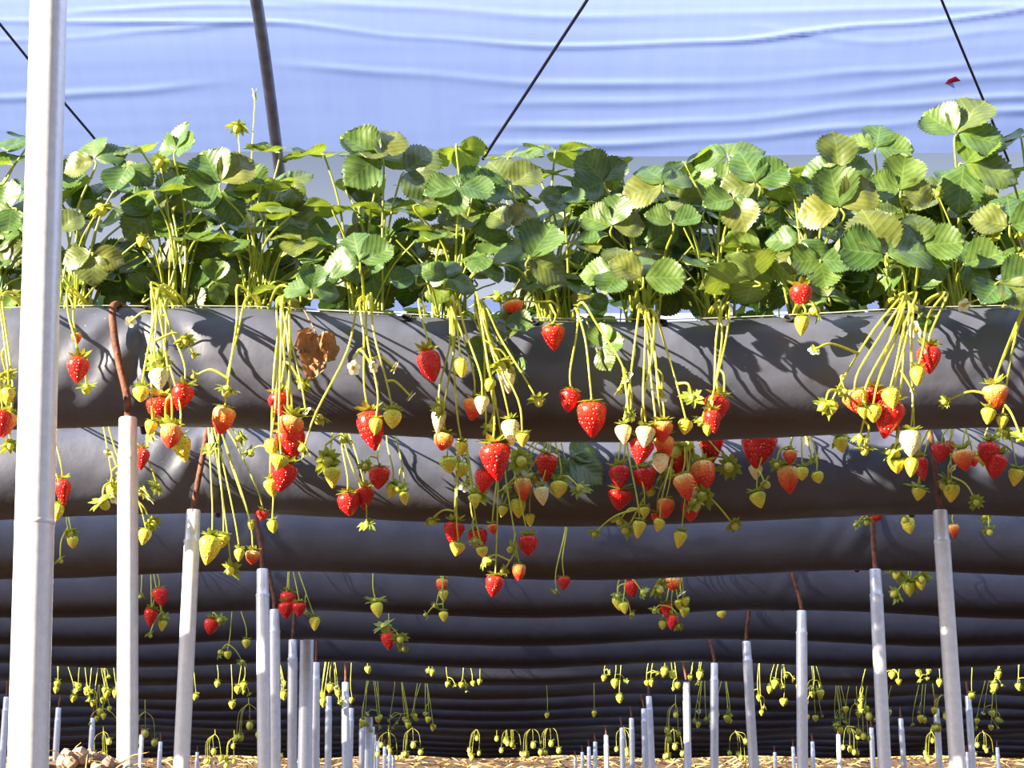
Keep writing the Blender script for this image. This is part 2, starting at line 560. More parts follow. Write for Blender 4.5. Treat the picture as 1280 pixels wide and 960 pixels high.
# tie ropes crossing the film
for pts, r, lab in [([(-10, 8), (20, 45), (60, 95), (115, 160), (150, 205)], 0.0045, 'thin dark tie rope slanting across the film behind the thick pole'),
                    ([(760, -50), (728, 0), (690, 58), (655, 112), (620, 165), (600, 196)], 0.0055, 'thin dark tie rope slanting across the middle of the film'),
                    ([(1160, -50), (1180, 0), (1205, 60), (1228, 115), (1250, 168), (1262, 198)], 0.0050, 'thin dark tie rope slanting across the film at the right')]:
    ps = []
    for (ua, va), (ub, vb) in zip(pts, pts[1:]):
        ps += [film_hit(ua + (ub - ua) * t / 6, va + (vb - va) * t / 6) for t in range(6)]
    ps = [p + Vector((0, 0, min(0, fold_z(p.x, p.y)) - 0.026)) for p in ps]
    mb = MB(); mb.tube(ps, r, 6)
    tag(mb.build('tie_rope', M['rope']), lab, 'rope')
# a red scrap caught on the film
h = film_hit(1190, 97)
vs = [h + Vector((a * 0.022, b * 0.03, -0.012 - 0.006 * (a * a) + c)) for a, b, c in
      [(-1, 0.4, 0), (-0.3, 1, 0.0), (0.5, 0.6, 0.004), (1.1, -0.5, 0.0), (0.2, -1, 0.002), (-0.8, -0.6, 0), (0, 0, -0.006)]]
fs = [(6, i, (i + 1) % 6) for i in range(6)]
o = link('red_petal', mesh('red_petal', vs, fs, M['red_petal']))
sm = o.modifiers.new('thickness', 'SOLIDIFY'); sm.thickness = 0.0015
tag(o, 'small red petal caught under the blue film at upper right', 'petal')

# ------------------------------------------------------------------ tunnel legs and hoops
def tunnel_hoop(X, Ybase, pts, r, lab, collar=None, hoop=True, leg=True):
    base = Vector((pts[0].x, pts[0].y, 0.0))
    root = empty('tunnel_hoop', base)
    tag(root, lab, 'tunnel hoop')
    mb = MB(); mb.tube(pts, r, 32)
    leg_o = mb.build('leg', M['galv'], root, origin=None)
    leg_o.location = -base
    if collar is not None:
        mb = MB(); d = (pts[-1] - pts[0]).normalized()
        c = collar
        mb.tube([c - d * 0.004, c - d * 0.002, c + d * 0.002, c + d * 0.004], [r * 1.0, r * 1.035, r * 1.035, r * 1.0], 20, cap=False)
        o = mb.build('joint_ring', M['galv'], root); o.location = -base
        mb = MB(); mb.tube([pts[-1] - d * 0.25, pts[-1] + d * 0.02], r * 1.05, 20)
    return root, base
# thick pole at the left, in front of the first row
top = at(60.8, 0, 2.55); bot = at(35.0, 960, 2.55)
dd = (top - bot).normalized()
p_top = bot + dd * ((2.36 - bot.z) / dd.z)
p_bot = bot + dd * ((-0.05 - bot.z) / dd.z)
root, base = tunnel_hoop(0, 0, [p_bot, p_bot.lerp(p_top, .5), p_top], 0.0295, 'thick shiny steel pole at the left, in front of everything', at(43.5, 654, 2.55))
mb = MB()
hoop = [p_top] + [Vector((p_top.x + (-0.85 - p_top.x) * (p.y - 2.55) / 4.45, p.y, p.z - 0.035)) for p in PS[4:]]
mb.tube(hoop, 0.0205, 12)
o = mb.build('hoop', M['hoop'], root); o.location = -base
# leg behind the fifth row where the hoop lands
p_top = Vector((-0.85, 7.0, 1.90)); p_bot = at(382.5, 960, 7.0); p_bot.z = -0.05; p_bot.x = at(382.5, 960, 7.0).x
root, base = tunnel_hoop(0, 0, [p_bot, p_top], 0.028, 'dull grey tunnel leg behind the fifth sleeve, beside a thinner post')
mb = MB()
hoop = [Vector((-0.85, 7.0, 1.90))] + [Vector((-0.85 - 0.1 * (p.y - 2.55) / 4.45, p.y + 4.45, p.z - 0.035)) for p in PS[2:]]
mb.tube(hoop, 0.0205, 10)
o = mb.build('hoop', M['hoop'], root); o.location = -base
p_top = Vector((-0.95, 11.45, 1.90))
root, base = tunnel_hoop(0, 0, [Vector((-0.95, 11.45, -0.05)), p_top], 0.028, 'distant grey tunnel leg among the thin posts left of centre')

# ------------------------------------------------------------------ sleeves (one per row)
def make_sleeve(n):
    half = 0.36 * bagY(n) + 1.8
    nx = {1: 760, 2: 500, 3: 320, 4: 260}.get(n, 150)
    na = {1: 52, 2: 44, 3: 32, 4: 28}.get(n, 20)
    root = empty('growing_sleeve', (0, bagY(n), BZ))
    org = Vector((0, bagY(n), BZ))
    vs, fs = [], []
    holes = HOLES.get(n, [])
    for i in range(nx + 1):
        x = -half + 2 * half * i / nx
        for k in range(na):
            a = 2 * math.pi * k / na
            p = bag_pt(n, x, a)
            if n <= 4:
                front = max(0, math.cos(a))
                # slack creases fanning out from the support bars
                for xs in (ROWX[n], ROWX[n] + PSP, ROWX[n] - PSP):
                    dx = x - xs
                    if abs(dx) < 0.35:
                        f = math.exp(-(dx / 0.14) ** 2)
                        p.y += front * f * 0.006 * math.sin(dx * 75 + math.sin(a) * 6 * (1 if dx > 0 else -1))
                        if abs(dx) < 0.03: p.y += front * 0.006 * (1 - abs(dx) / 0.03)
                for hx in holes:
                    dx = x - hx
                    if abs(dx) < 0.1:
                        up = a - 1.0
                        if -0.9 < up < 0.5:
                            p.y += 0.006 * math.exp(-(dx / (0.014 + 0.03 * max(0, -up))) ** 2) * math.exp(-(up / 0.45) ** 2)
                p.y += front * 0.0035 * noise.noise(Vector((x * 14, a * 5, n)))
                p.y += front * 0.0022 * noise.noise(Vector((x * 5 + a * 9, a * 14, n + 8)))
            vs.append(p - org)
    for i in range(nx):
        for k in range(na):
            k2 = (k + 1) % na
            fs.append((i * na + k, i * na + k2, (i + 1) * na + k2, (i + 1) * na + k))
    fs.append(tuple(range(na))); fs.append(tuple(nx * na + k for k in range(na))[::-1])
    body = link('sleeve', mesh('sleeve', vs, fs, M['sleeve']), root)
    if n <= 2:
        for hx in holes:
            a = 0.93
            p = bag_pt(n, hx, a); nrm = Vector((0, -math.cos(a), math.sin(a) * 0.9)).normalized()
            p = p + nrm * 0.0005
            mb = MB(); q = nrm.to_track_quat('Z', 'Y')
            ring = []
            for r_, z_ in ((0.0105, 0.001), (0.0098, 0.0035), (0.0082, 0.003), (0.0072, -0.004)):
                ring.append([p + q @ Vector((r_ * math.cos(t * math.pi / 8), r_ * 1.25 * math.sin(t * math.pi / 8), z_)) for t in range(16)])
            V = sum(ring, []); Fc = []
            for s_ in range(3):
                for t in range(16):
                    Fc.append((s_ * 16 + t, s_ * 16 + (t + 1) % 16, (s_ + 1) * 16 + (t + 1) % 16, (s_ + 1) * 16 + t))
            Fc.append(tuple(48 + t for t in range(16)))
            mb.add([v - org for v in V], Fc)
            mb.build('drain_hole', M['black'], root)
        # pale cord stitched between the holes
        for ha, hb in STITCH.get(n, []):
            pts = [bag_pt(n, ha + (hb - ha) * t / 8, 0.98) + Vector((0, -0.004, 0.006)) for t in range(9)]
            mb = MB(); mb.tube([p - org for p in pts], 0.0011, 5)
            mb.build('cord', M['wire'], root)
    # support wire along the shoulder
    m_ = 60 if n < 4 else 24
    pts = [bag_pt(n, -half + 2 * half * i / m_, 1.22) + Vector((0, -0.003, 0.003)) for i in range(m_ + 1)]
    mb = MB(); mb.tube([p - org for p in pts], 0.0009, 5)
    mb.build('support_wire', M['wire'], root)
    lab = {1: 'long dark grey plastic growing sleeve in the front row, sunlit with stem shadows',
           2: 'second dark grey growing sleeve, half hidden below the front sleeve, patchily sunlit'}.get(
        n, 'black plastic growing sleeve, %s from the front, in shade' % ORD[n])
    tag(root, lab, 'growing sleeve', 'growing sleeves in parallel rows')
HOLES, STITCH = {}, {}
hp = [185, 348, 508, 668, 828, 987, 1146]
HOLES[1] = [at(u, 405, bagY(1) - 0.08).x for u in hp]
STITCH[1] = [(HOLES[1][1], HOLES[1][2]), (HOLES[1][3], HOLES[1][4]), (HOLES[1][5], HOLES[1][6])]
HOLES[2] = [at(u, 550, bagY(2) - 0.08).x for u in (90, 220, 355, 480, 608, 735, 862, 990, 1118, 1245)]
STITCH[2] = [(HOLES[2][i], HOLES[2][i + 1]) for i in (1, 3, 5, 7)]
for n in range(1, NROW + 1):
    make_sleeve(n)

# ------------------------------------------------------------------ posts with rusty bars
POST_PX = {(1, 0): (160, 159.5), (2, -1): (242, 226.6), (2, 0): (1175, 1197), (3, -1): (328, 330), (3, 0): (1094, 1106),
           (4, -1): (343, 344), (4, 0): (1002, 1003), (5, -1): (366, 365), (5, 0): (933, 942), (6, -1): (395, 394), (6, 0): (893, 893),
           (7, -1): (432, 432), (7, 0): (858, 860), (8, -1): (411, 410), (8, 0): (811, 815)}
PTOP = 0.930
def make_post(n, k, idx, total):
    Y = rowY(n)
    x = ROWX[n] + PSP * k
    if (n, k) in POST_PX:
        ut, ub = POST_PX[(n, k)]
        vt = 480 + F * math.tan(PITCH - math.atan2(PTOP - CAM.z, Y))
        pt = at(ut, vt, Y); pb = at(ub, 960, Y)
        d = (pt - pb).normalized()
    else:
        pt = Vector((x, Y, PTOP)); d = Vector((R.uniform(-.012, .012), 0, 1)).normalized()
    pt = Vector((pt.x, Y, PTOP + R.uniform(-.004, .004)))
    gz = ground_z(pt.x, Y) - 0.04
    base = pt + d * ((gz - pt.z) / d.z)
    root = empty('support_post', base)
    r = 0.0185
    seg = 16 if n < 6 else 10
    mb = MB()
    mb.tube([base, pt - d * 0.075], r, seg)
    o = mb.build('pipe', M['galv'], root); o.location = -base
    mb = MB()
    mb.tube([pt - d * 0.079, pt - d * 0.073, pt - d * 0.068, pt - d * 0.05, pt - d * 0.004, pt], [r, r * 1.07, r * 0.93, r * 0.90, r * 0.90, r * 0.82], seg)
    o = mb.build('pipe_end', M['galv'], root); o.location = -base
    # rusty bar: rises from the pipe in front of the sleeve, a second arm runs behind it
    lean = R.uniform(-0.05, 0.03) if (n, k) != (1, 0) else -0.050
    xs = pt.x
    fy = bagY(n) - BW * 1.06 - 0.009
    topz = BZ + sag(n, xs + lean) + BH
    pts = [pt - d * 0.06, pt + d * 0.005, Vector((xs + lean * 0.15, fy - 0.004, pt.z + 0.05)), Vector((xs + lean * 0.55, fy - 0.004, pt.z + 0.12)),
           Vector((xs + lean * 0.85, fy + 0.006, topz - 0.055)), Vector((xs + lean, fy + 0.042, topz - 0.014)), Vector((xs + lean, bagY(n), topz + 0.006)),
           Vector((xs + lean, bagY(n) + 0.085, topz - 0.002)), Vector((xs + lean, bagY(n) + BW + 0.016, BZ)), Vector((xs + lean * 0.5, bagY(n) + BW, BZ - 0.10))]
    mb = MB(); mb.tube(spline(pts, 5), 0.0070, 8 if n < 6 else 6)
    o = mb.build('rusty_bar', M['rust'], root); o.location = -base
    o['label'] = 'rusty bent iron bar'
    side = ''
    if total > 1:
        side = ', %s from the left' % ORD[idx + 1]
    if (n, k) == (1, 0):
        lab = 'bright galvanised post right of the thick pole, under the front sleeve'
    else:
        lab = 'galvanised steel post with rusty bar under the %s sleeve%s' % (ORD[n], side)
    tag(root, lab, 'post', 'galvanised posts under the sleeves')
for n in range(1, NROW + 1):
    half = 0.302 * rowY(n) + 0.03
    ks = [k for k in range(-6, 7) if abs(ROWX[n] + PSP * k) < half]
    for i, k in enumerate(ks):
        make_post(n, k, i, len(ks))

# ------------------------------------------------------------------ leaf, berry, flower meshes
def leaflet_geo(var, nu=24, nv=8, low=False):
    rr = random.Random(100 + var)
    cup = [0.30, 0.14, 0.42, 0.05, 0.24, -0.05][var % 6]
    droop = [0.12, 0.30, 0.05, 0.22, -0.08, 0.45][var % 6]
    twist = rr.uniform(-0.25, 0.25)
    wid = [0.51, 0.47, 0.54, 0.49, 0.52, 0.48][var % 6]
    vs, fs = [], []
    for i in range(nu + 1):
        u = i / nu
        wprof = math.sin(math.pi * min(1, u ** 0.9)) ** 0.55 if 0 < u < 1 else 0
        wprof *= (0.86 + 0.2 * u)
        for j in range(nv + 1):
            v = -1 + 2 * j / nv
            ww = wid * wprof
            uu = u
            if j in (0, nv):
                ww *= 1.06 if i % 2 else 0.94
                uu = u + (0.022 if i % 2 else -0.008)
            if i == nu:
                uu = 1.0 - 0.05 * abs(v)
            x = v * ww
            y = uu * (1 - 0.10 * v * v * u) + 0.10 * abs(v) * u * (1 - u)
            z = cup * (abs(v) ** 1.35) * wid * wprof - droop * u * u
            z += 0.007 * (1 - low) * math.sin((y - 0.75 * abs(x)) * 44) * min(1, abs(v) * 3) * (1 - 0.3 * abs(v)) * wprof * 0.55
            z += 0.10 * noise.noise(Vector((x * 2.5, y * 2.5, var * 3.3)))
            z += twist * x * u * 0.6
            vs.append(Vector((x, y, z)))
    for i in range(nu):
        for j in range(nv):
            a = i * (nv + 1) + j
            fs.append((a, a + 1, a + nv + 2, a + nv + 1))
    return vs, fs
LEAFLETS = [mesh('leaflet', *leaflet_geo(k), M['leaf'] if k % 3 else M['leaf2']) for k in range(6)]
LOW = [leaflet_geo(k, 9, 4, True) for k in range(6)]

def berry_mesh(kind, var):
    P = [(0.0, 0.10), (0.015, 0.26), (0.06, 0.40), (0.15, 0.48), (0.27, 0.5), (0.42, 0.465), (0.57, 0.395), (0.72, 0.295), (0.85, 0.185), (0.94, 0.10), (0.985, 0.045)]
    if var == 1:
        P = [(t, r_ * (1.0 if t < 0.5 else 1.10 + 0.1 * (t - 0.5))) for t, r_ in P]
    if var == 2:
        P = [(t, r_ * (1.0 if t < 0.3 else 0.93)) for t, r_ in P]
    seg = 16
    vs, fs = [], []
    for i, (t, r_) in enumerate(P):
        for k in range(seg):
            a = 2 * math.pi * k / seg
            q = 1 + 0.06 * noise.noise(Vector((math.cos(a) * 1.3, math.sin(a) * 1.3, t * 2 + var * 5)))
            vs.append((r_ * math.cos(a) * q, r_ * math.sin(a) * q * 0.94, -t))
    vs.append((0, 0, 0)); vs.append((0.01, 0, -1.0))
    nP = len(P)
    for i in range(nP - 1):
        for k in range(seg):
            k2 = (k + 1) % seg
            fs.append((i * seg + k, (i + 1) * seg + k, (i + 1) * seg + k2, i * seg + k2))
    for k in range(seg):
        fs.append((nP * seg, k, (k + 1) % seg))
        fs.append((nP * seg + 1, (nP - 1) * seg + (k + 1) % seg, (nP - 1) * seg + k))
    return mesh('strawberry', vs, fs, M[kind])
BERRY = {(k, v): berry_mesh(k, v) for k in 'RPWY' for v in range(3)}

def calyx_geo(mbd, up, size, seed, mi=0, nse=9):
    rr = random.Random(seed)
    for s in range(nse):
        a = 2 * math.pi * s / nse + rr.uniform(-.15, .15)
        ln = size * rr.uniform(0.8, 1.15)
        lift = up + rr.uniform(-.25, .3)
        wd = 0.24 * ln
        ca, sa = math.cos(a), math.sin(a)
        vs = []
        for u, wf, zf in ((0.05, 0.45, 0), (0.4, 1.0, 0.25), (0.75, 0.65, 0.62), (1.0, 0.0, 1.0)):
            r_ = ln * u
            z = ln * lift * zf
            if wf:
                for sg in (-1, 1):
                    vs.append((ca * r_ - sa * wd * wf * sg, sa * r_ + ca * wd * wf * sg, z + 0.06 * ln * (1 if u < .9 else 0)))
                vs.append((ca * r_, sa * r_, z))
            else:
                vs.append((ca * r_, sa * r_, z))
        fs = []
        for q in range(2):
            b = q * 3
            fs += [(b, b + 2, b + 5, b + 3), (b + 2, b + 1, b + 4, b + 5)]
        fs += [(6, 8, 9), (8, 7, 9)]
        mbd.add(vs, fs, mi)
def ball(mbd, r, zc, mi, sy=1.0, sz=1.0):
    vs, fs = [], []
    nr, sg = 5, 8
    for i in range(nr + 1):
        t = math.pi * i / nr
        for k in range(sg):
            a = 2 * math.pi * k / sg
            vs.append((r * math.sin(t) * math.cos(a), r * math.sin(t) * math.sin(a) * sy, zc + r * math.cos(t) * sz))
    for i in range(nr):
        for k in range(sg):
            k2 = (k + 1) % sg
            fs.append((i * sg + k, (i + 1) * sg + k, (i + 1) * sg + k2, i * sg + k2))
    mbd.add(vs, fs, mi)
def mesh_of(mbd, name, mats):
    me = mesh(name, mbd.v, mbd.f, mats)
    if len(me.polygons) == len(mbd.m):
        me.polygons.foreach_set('material_index', mbd.m)
    return me
CALYX = []
for s in range(4):
    b = MB(); calyx_geo(b, [0.15, 0.45, -0.1, 0.3][s], 0.62, 40 + s); b.tube([(0, 0, -0.02), (0, 0, 0.12)], 0.06, 6)
    CALYX.append(mesh_of(b, 'calyx', M['calyx']))
BUD = []
for s in range(3):            # young fruit: star of sepals around a small yellow-green knob
    b = MB(); calyx_geo(b, [-0.15, -0.4, 0.15][s], 0.70, 60 + s, 0, 10); ball(b, 0.25, -0.12, 1, 1, 1.25)
    BUD.append(mesh_of(b, 'young_fruit', [M['calyx'], M['bud']]))
FLOWER = []
for s in range(2):
    b = MB()
    for q in range(5):
        a = 2 * math.pi * q / 5 + s
        ca, sa = math.cos(a), math.sin(a)
        vs = [(0, 0, -0.03)]
        for t in range(9):
            ph = -math.pi * 0.5 + math.pi * t / 8
            rx, ry = 0.32 + 0.24 * math.cos(ph), 0.25 * math.sin(ph)
            vs.append((ca * rx - sa * ry, sa * rx + ca * ry, -0.05 - 0.16 * rx + 0.05 * abs(ry)))
        b.add(vs, [(0, t + 1, t + 2) for t in range(8)], 0)
    ball(b, 0.17, -0.06, 1, 1, 0.8)
    calyx_geo(b, 0.1, 0.5, 80 + s, 2, 8)
    FLOWER.append(mesh_of(b, 'flower', [M['petal'], M['disc'], M['calyx']]))

# ------------------------------------------------------------------ plants
def put_leaf(plant, crown, node, L, ang, nrm, rr, stalk_r=0.0021, spread=78, crown_tilt=None, mat=None):
    """a three-part leaf whose leaflets meet at node; ang = image direction of the middle leaflet"""
    if nrm[1] >= 0.6:
        nrm = (nrm[0], nrm[1] + 0.2, nrm[2] * 0.55)
    nrm = Vector((nrm[0], -nrm[1], nrm[2])).normalized()
    d = Vector((math.cos(math.radians(ang)), 0, math.sin(math.radians(ang))))
    if abs(d.dot(nrm)) > 0.75:
        d = Vector((d.x, 1.0 if d.z > 0 else -1.0, d.z * 0.4))
    d = (d - nrm * d.dot(nrm)).normalized()
    mid = crown.lerp(node, 0.55)
    mid += Vector(((crown.x - node.x) * 0.18, 0.01, 0.02 + 0.10 * abs(node.x - crown.x)))
    back = node - d * L * 0.12 - Vector((0, 0, 0.012))
    pts = spline([crown, mid, back, node], 5)
    mb = MB()
    n_ = len(pts)
    mb.tube(pts, [stalk_r * (1.25 - 0.4 * i / n_) for i in range(n_)], 6)
    stalk = mb.build('leaf_stalk', mat or M['petiole'], plant, origin=None)
    stalk.location = -plant.location
    for q, da in enumerate((0, spread, -spread)):
        a = math.radians(da + rr.uniform(-9, 9))
        dirq = (Matrix.Rotation(a, 4, nrm) @ d)
        up = (nrm + Vector((rr.uniform(-.15, .15), rr.uniform(-.15, .15), rr.uniform(-.15, .15)))).normalized()
        dirq = (dirq - up * dirq.dot(up)).normalized()
        xq = dirq.cross(up)
        s = L * (1.06 if q == 0 else 0.95) * rr.uniform(0.92, 1.08)
        o = link('leaflet', rr.choice(LEAFLETS), stalk)
        m = Matrix((( xq.x, dirq.x, up.x), (xq.y, dirq.y, up.y), (xq.z, dirq.z, up.z))).to_4x4()
        st = node + dirq * L * 0.05
        o.matrix_parent_inverse = Matrix.Identity(4)
        o.location = st
        o.rotation_euler = m.to_euler()
        o.scale = (s, s, s)
    return stalk

def hang_pts(origin, tip, rr, rim_out=0.0, bow=None):
    """stem from the rim of the sleeve, over the shoulder and down to the tip"""
    b = rr.uniform(-0.35, 0.35) if bow is None else bow
    dx = tip.x - origin.x
    drop = origin.z - tip.z
    fy = min(origin.y - 0.055, tip.y + 0.01)
    p1 = Vector((origin.x + dx * 0.10, fy + 0.012, origin.z - 0.004 - 0.10 * max(drop, 0)))
    p2 = Vector((origin.x + dx * (0.42 + 0.25 * b), min(fy, tip.y + 0.015), origin.z - 0.42 * drop))
    p3 = Vector((origin.x + dx * (0.86 + 0.15 * b), tip.y - 0.002, origin.z - 0.80 * drop))
    for p_ in (p1, p2, p3):
        p_ += Vector((rr.uniform(-.006, .006), rr.uniform(-.006, .003), rr.uniform(-.004, .004)))
    return spline([origin + Vector((0, 0.05, 0.0)), origin + Vector((0, 0, 0.008)), p1, p2, p3, tip], 4)

BW_WORD = {'R': 'ripe red strawberry', 'P': 'half-ripe orange strawberry', 'W': 'whitish unripe strawberry', 'Y': 'yellow-green unripe strawberry'}
def put_fruit(plant, kind, p, wm, hm, rr):
    """p is the top of the fruit in world space"""
    tilt = (rr.uniform(-.22, .22), rr.uniform(-.25, .25), rr.uniform(0, 6.28))
    loc = p - plant.location
    if kind in 'RPWY':
        o = link('strawberry', BERRY[(kind, rr.randrange(3))], plant)
        o.location = loc; o.rotation_euler = tilt; o.scale = (wm, wm, hm)
        o['label'] = BW_WORD[kind]
        c = link('calyx', rr.choice(CALYX), o)
        k = 0.92
        c.location = (0, 0, 0.01); c.scale = (k, k, k * wm / hm)
        return o
    if kind == 'B':
        o = link('young_fruit', rr.choice(BUD), plant)
        o.location = loc; o.rotation_euler = (-0.8 + rr.uniform(-.6, .6), rr.uniform(-.6, .6), rr.uniform(0, 6.28)); s = wm * 0.98
        o.scale = (s, s, s)
        return o
    o = link('flower', rr.choice(FLOWER), plant)
    o.location = loc; o.rotation_euler = (-1.0 + rr.uniform(-.5, .5), rr.uniform(-.5, .5), rr.uniform(0, 6.28)); o.scale = (wm, wm, wm)
    return o

def put_truss(plant, n, origin_px, fruits, rr, origin_v=None, stem_r=0.0020):
    """origin_px: (u, v) where the stems come over the sleeve's rim; fruits: (kind, u, v, w, h) in photo pixels"""
    u0, v0 = origin_px
    ox = at(u0, v0, bagY(n) - 0.075).x
    org = bag_pt(n, ox, 1.15) + Vector((0, -0.006, 0.006))
    mb = MB()
    paths = []
    for i, f in enumerate(sorted(fruits, key=lambda q: q[0] in 'BF')):
        kind, u, v, fw, fh = f[:5]
        fwd = f[5] if len(f) > 5 else rr.uniform(0.01, 0.085)
        Y = rowY(n) - 0.022 - fwd * 1.3
        if v < 420 and n == 1: Y = bagY(n) - BW - 0.03 - fwd * 0.4
        c = at(u, v, Y)
        k = mpp(c)
        wm, hm = fw * k, fh * k
        if kind in 'RPWY': wm *= 1.13; hm *= 1.05
        top = c + Vector((0, 0, hm * 0.5)) if kind in 'RPWY' else c
        o0 = org + Vector((rr.uniform(-.012, .012), rr.uniform(-.004, .004), rr.uniform(0, .008)))
        if kind in 'BF' and paths and rr.random() < 0.85:
            best = min(paths, key=lambda P: (P[-1] - top).length)
            cand = [q for q in best[int(len(best) * .35):-2] if q.z > top.z - 0.01] or best[2:5]
            j = min(cand, key=lambda q: abs((q - top).length - 0.05))
            m_ = j.lerp(top, 0.55) + Vector((rr.uniform(-.008, .008), -0.006, 0.012))
            pts = spline([j, m_, top], 5)
        else:
            pts = hang_pts(o0, top, rr)
        paths.append(pts)
        mb.tube(pts, [stem_r * (1.35 - 0.55 * q / len(pts)) for q in range(len(pts))], 5)
        put_fruit(plant, kind, top, wm, hm, rr)
    st = mb.build('fruit_stem', M['stem'], plant)
    st.location = -plant.location

def crown_pt(n, x):
    return Vector((x, bagY(n) - 0.01, BZ + sag(n, x) + BH * 0.97))

# ---- front row: leaves read off the photograph: node u, v, leaflet length, direction of middle leaflet, normal (right, to camera, up), depth
LEAVES = [
 (118, 200, 36, 115, (-.3, .8, .5), 0), (173, 184, 40, 150, (-.1, .3, .95), 2), (220, 188, 32, 80, (-.6, .6, .4), 1), (30, 174, 40, 170, (0, .4, .9), 1),
 (10, 205, 42, 150, (0, .5, .8), 0), (160, 207, 33, 250, (-.2, .7, .7), 0), (195, 238, 46, 85, (0, .42, .9), -1), (115, 316, 35, 268, (0, .85, .5), -4),
 (275, 230, 44, 118, (0, .9, .3), -1), (279, 238, 36, 290, (0, .8, .5), 0), (345, 190, 34, 150, (.2, .45, .8), 1), (329, 231, 40, 60, (0, .08, 1), 0),
 (402, 193, 40, 140, (0, .2, 1), 1), (416, 257, 32, 100, (.1, .3, .9), 0), (357, 262, 40, 200, (.1, .1, 1), -1), (475, 196, 46, 140, (.3, .8, .5), 0),
 (505, 215, 46, 40, (.1, .85, .45), 1), (572, 184, 33, 80, (-.1, -.35, .9), 2), (473, 192, 38, 200, (0, .25, .95), 1), (574, 232, 40, 262, (0, .75, .65), -2),
 (524, 256, 37, 25, (.1, .35, .9), -1), (590, 242, 34, 80, (0, .85, .5), 0), (450, 328, 40, 100, (0, .9, .35), -3), (389, 362, 31, 80, (0, .8, .6), -5),
 (520, 345, 30, 120, (0, .7, .6), -1), (557, 350, 31, 70, (.1, .85, .4), -2), (640, 196, 40, 70, (-.3, .5, .7), 1), (696, 190, 43, 55, (0, .28, 1), 2),
 (638, 232, 44, 118, (0, .9, .4), -1), (703, 244, 27, 255, (0, .8, .6), -2), (755, 228, 37, 130, (.1, .85, .4), 0), (773, 212, 33, 140, (0, -.2, .9), 2),
 (640, 284, 34, 60, (-.1, .85, .4), -2), (765, 283, 37, 82, (-.1, .9, .3), -2), (722, 306, 32, 40, (0, .5, .8), -1), (662, 322, 46, 60, (0, .8, .55), -2),
 (772, 340, 40, 170, (0, .7, .7), -3), (804, 347, 44, 80, (.1, .85, .5), -4), (829, 232, 44, 110, (0, .78, .6), -1), (858, 205, 32, 100, (-.3, .3, .8), 2),
 (946, 230, 44, 115, (0, .9, .4), -2), (910, 195, 38, 100, (-.2, .7, .6), 1), (918, 247, 38, 280, (-.1, .85, .5), -2), (841, 279, 31, 90, (0, .8, .6), -3),
 (985, 212, 36, 130, (0, .05, 1), 1), (985, 232, 40, 200, (.1, .12, 1), 1), (954, 312, 50, 100, (.1, -.4, .9), 2), (942, 350, 50, 200, (0, -.3, .9), 2),
 (1049, 213, 40, 90, (0, .9, .3), -1), (1095, 186, 40, 72, (0, .85, .4), 0), (1051, 261, 48, 110, (0, .95, .3), -3), (1126, 239, 40, 80, (0, .9, .4), -2),
 (1196, 168, 52, 60, (-.3, .65, .5), 0), (1205, 205, 52, 330, (-.2, .6, .7), 0), (1107, 320, 58, 95, (0, .85, .5), -5), (1152, 307, 43, 12, (0, .9, .4), -4),
 (1262, 216, 42, 100, (-.2, .15, .95), 1), (1262, 282, 44, 85, (-.2, .8, .4), -1), (1250, 352, 46, 300, (0, .7, .7), -2), (1228, 262, 38, 200, (0, .5, .8), 1),
 (60, 230, 40, 90, (0, .6, .7), 1), (15, 260, 38, 200, (-.1, .6, .7), 0), (70, 290, 38, 130, (0, .7, .6), 0), (245, 300, 34, 40, (0, .4, .9), 1),
 (300, 300, 36, 200, (0, .3, .9), 2), (380, 300, 38, 260, (0, .5, .8), 1), (1000, 300, 36, 250, (-.1, .7, .6), -1), (1025, 325, 36, 270, (0, .8, .5), -2),
 (885, 330, 34, 120, (0, .5, .8), 1), (1205, 330, 38, 20, (0, .6, .7), 0), (610, 320, 34, 150, (0, .5, .8), 1), (700, 350, 34, 300, (0, .5, .8), 1),
 (545, 290, 36, 200, (0, .3, .9), 2), (480, 262, 38, 110, (0, .4, .9), 2), (1170, 250, 40, 120, (0, .5, .8), 2), (435, 225, 36, 40, (0, .3, .9), 2), 
 (735, 255, 34, 100, (0, .5, .8), 2), (880, 265, 38, 70, (0, .5, .8), 2), (1090, 245, 36, 40, (0, .6, .8), 1), (605, 265, 38, 280, (0, .6, .7), 1),
 (1100, 290, 40, 100, (0, .7, .6), -1), (1275, 172, 30, 100, (-.2, .3, .8), 1), (245, 210, 36, 60, (0, .4, .9), 3), (680, 215, 36, 20, (0, .4, .9), 3),
]
CROWNS = [(-20, 'leafy strawberry plant at the left edge, mostly behind the thick pole'),
          (95, 'strawberry plant just right of the thick pole, one ripe berry dangling'),
          (212, 'strawberry plant in the front row beside the rusty bar, mixed pale and red berries'),
          (322, 'strawberry plant in the front row above the brown dried leaf'),
          (458, 'strawberry plant in the front row with small white flowers over a long red berry'),
          (562, 'strawberry plant in the front row with a dense tangle of yellow stems'),
          (690, 'strawberry plant in the front row with a red berry resting high on the sleeve'),
          (800, 'strawberry plant in the front row with many stems and a crowded berry bunch'),
          (895, 'strawberry plant in the front row with a doubled red berry on looping stems'),
          (1008, 'strawberry plant in the front row with one small yellow berry near its rim'),
          (1122, 'strawberry plant in the front row with broad pale leaves and fanning stems'),
          (1190, 'strawberry plant in the front row, tallest leaves, single red berry high up'),
          (1285, 'strawberry plant at the right edge of the front row with a pinkish berry')]
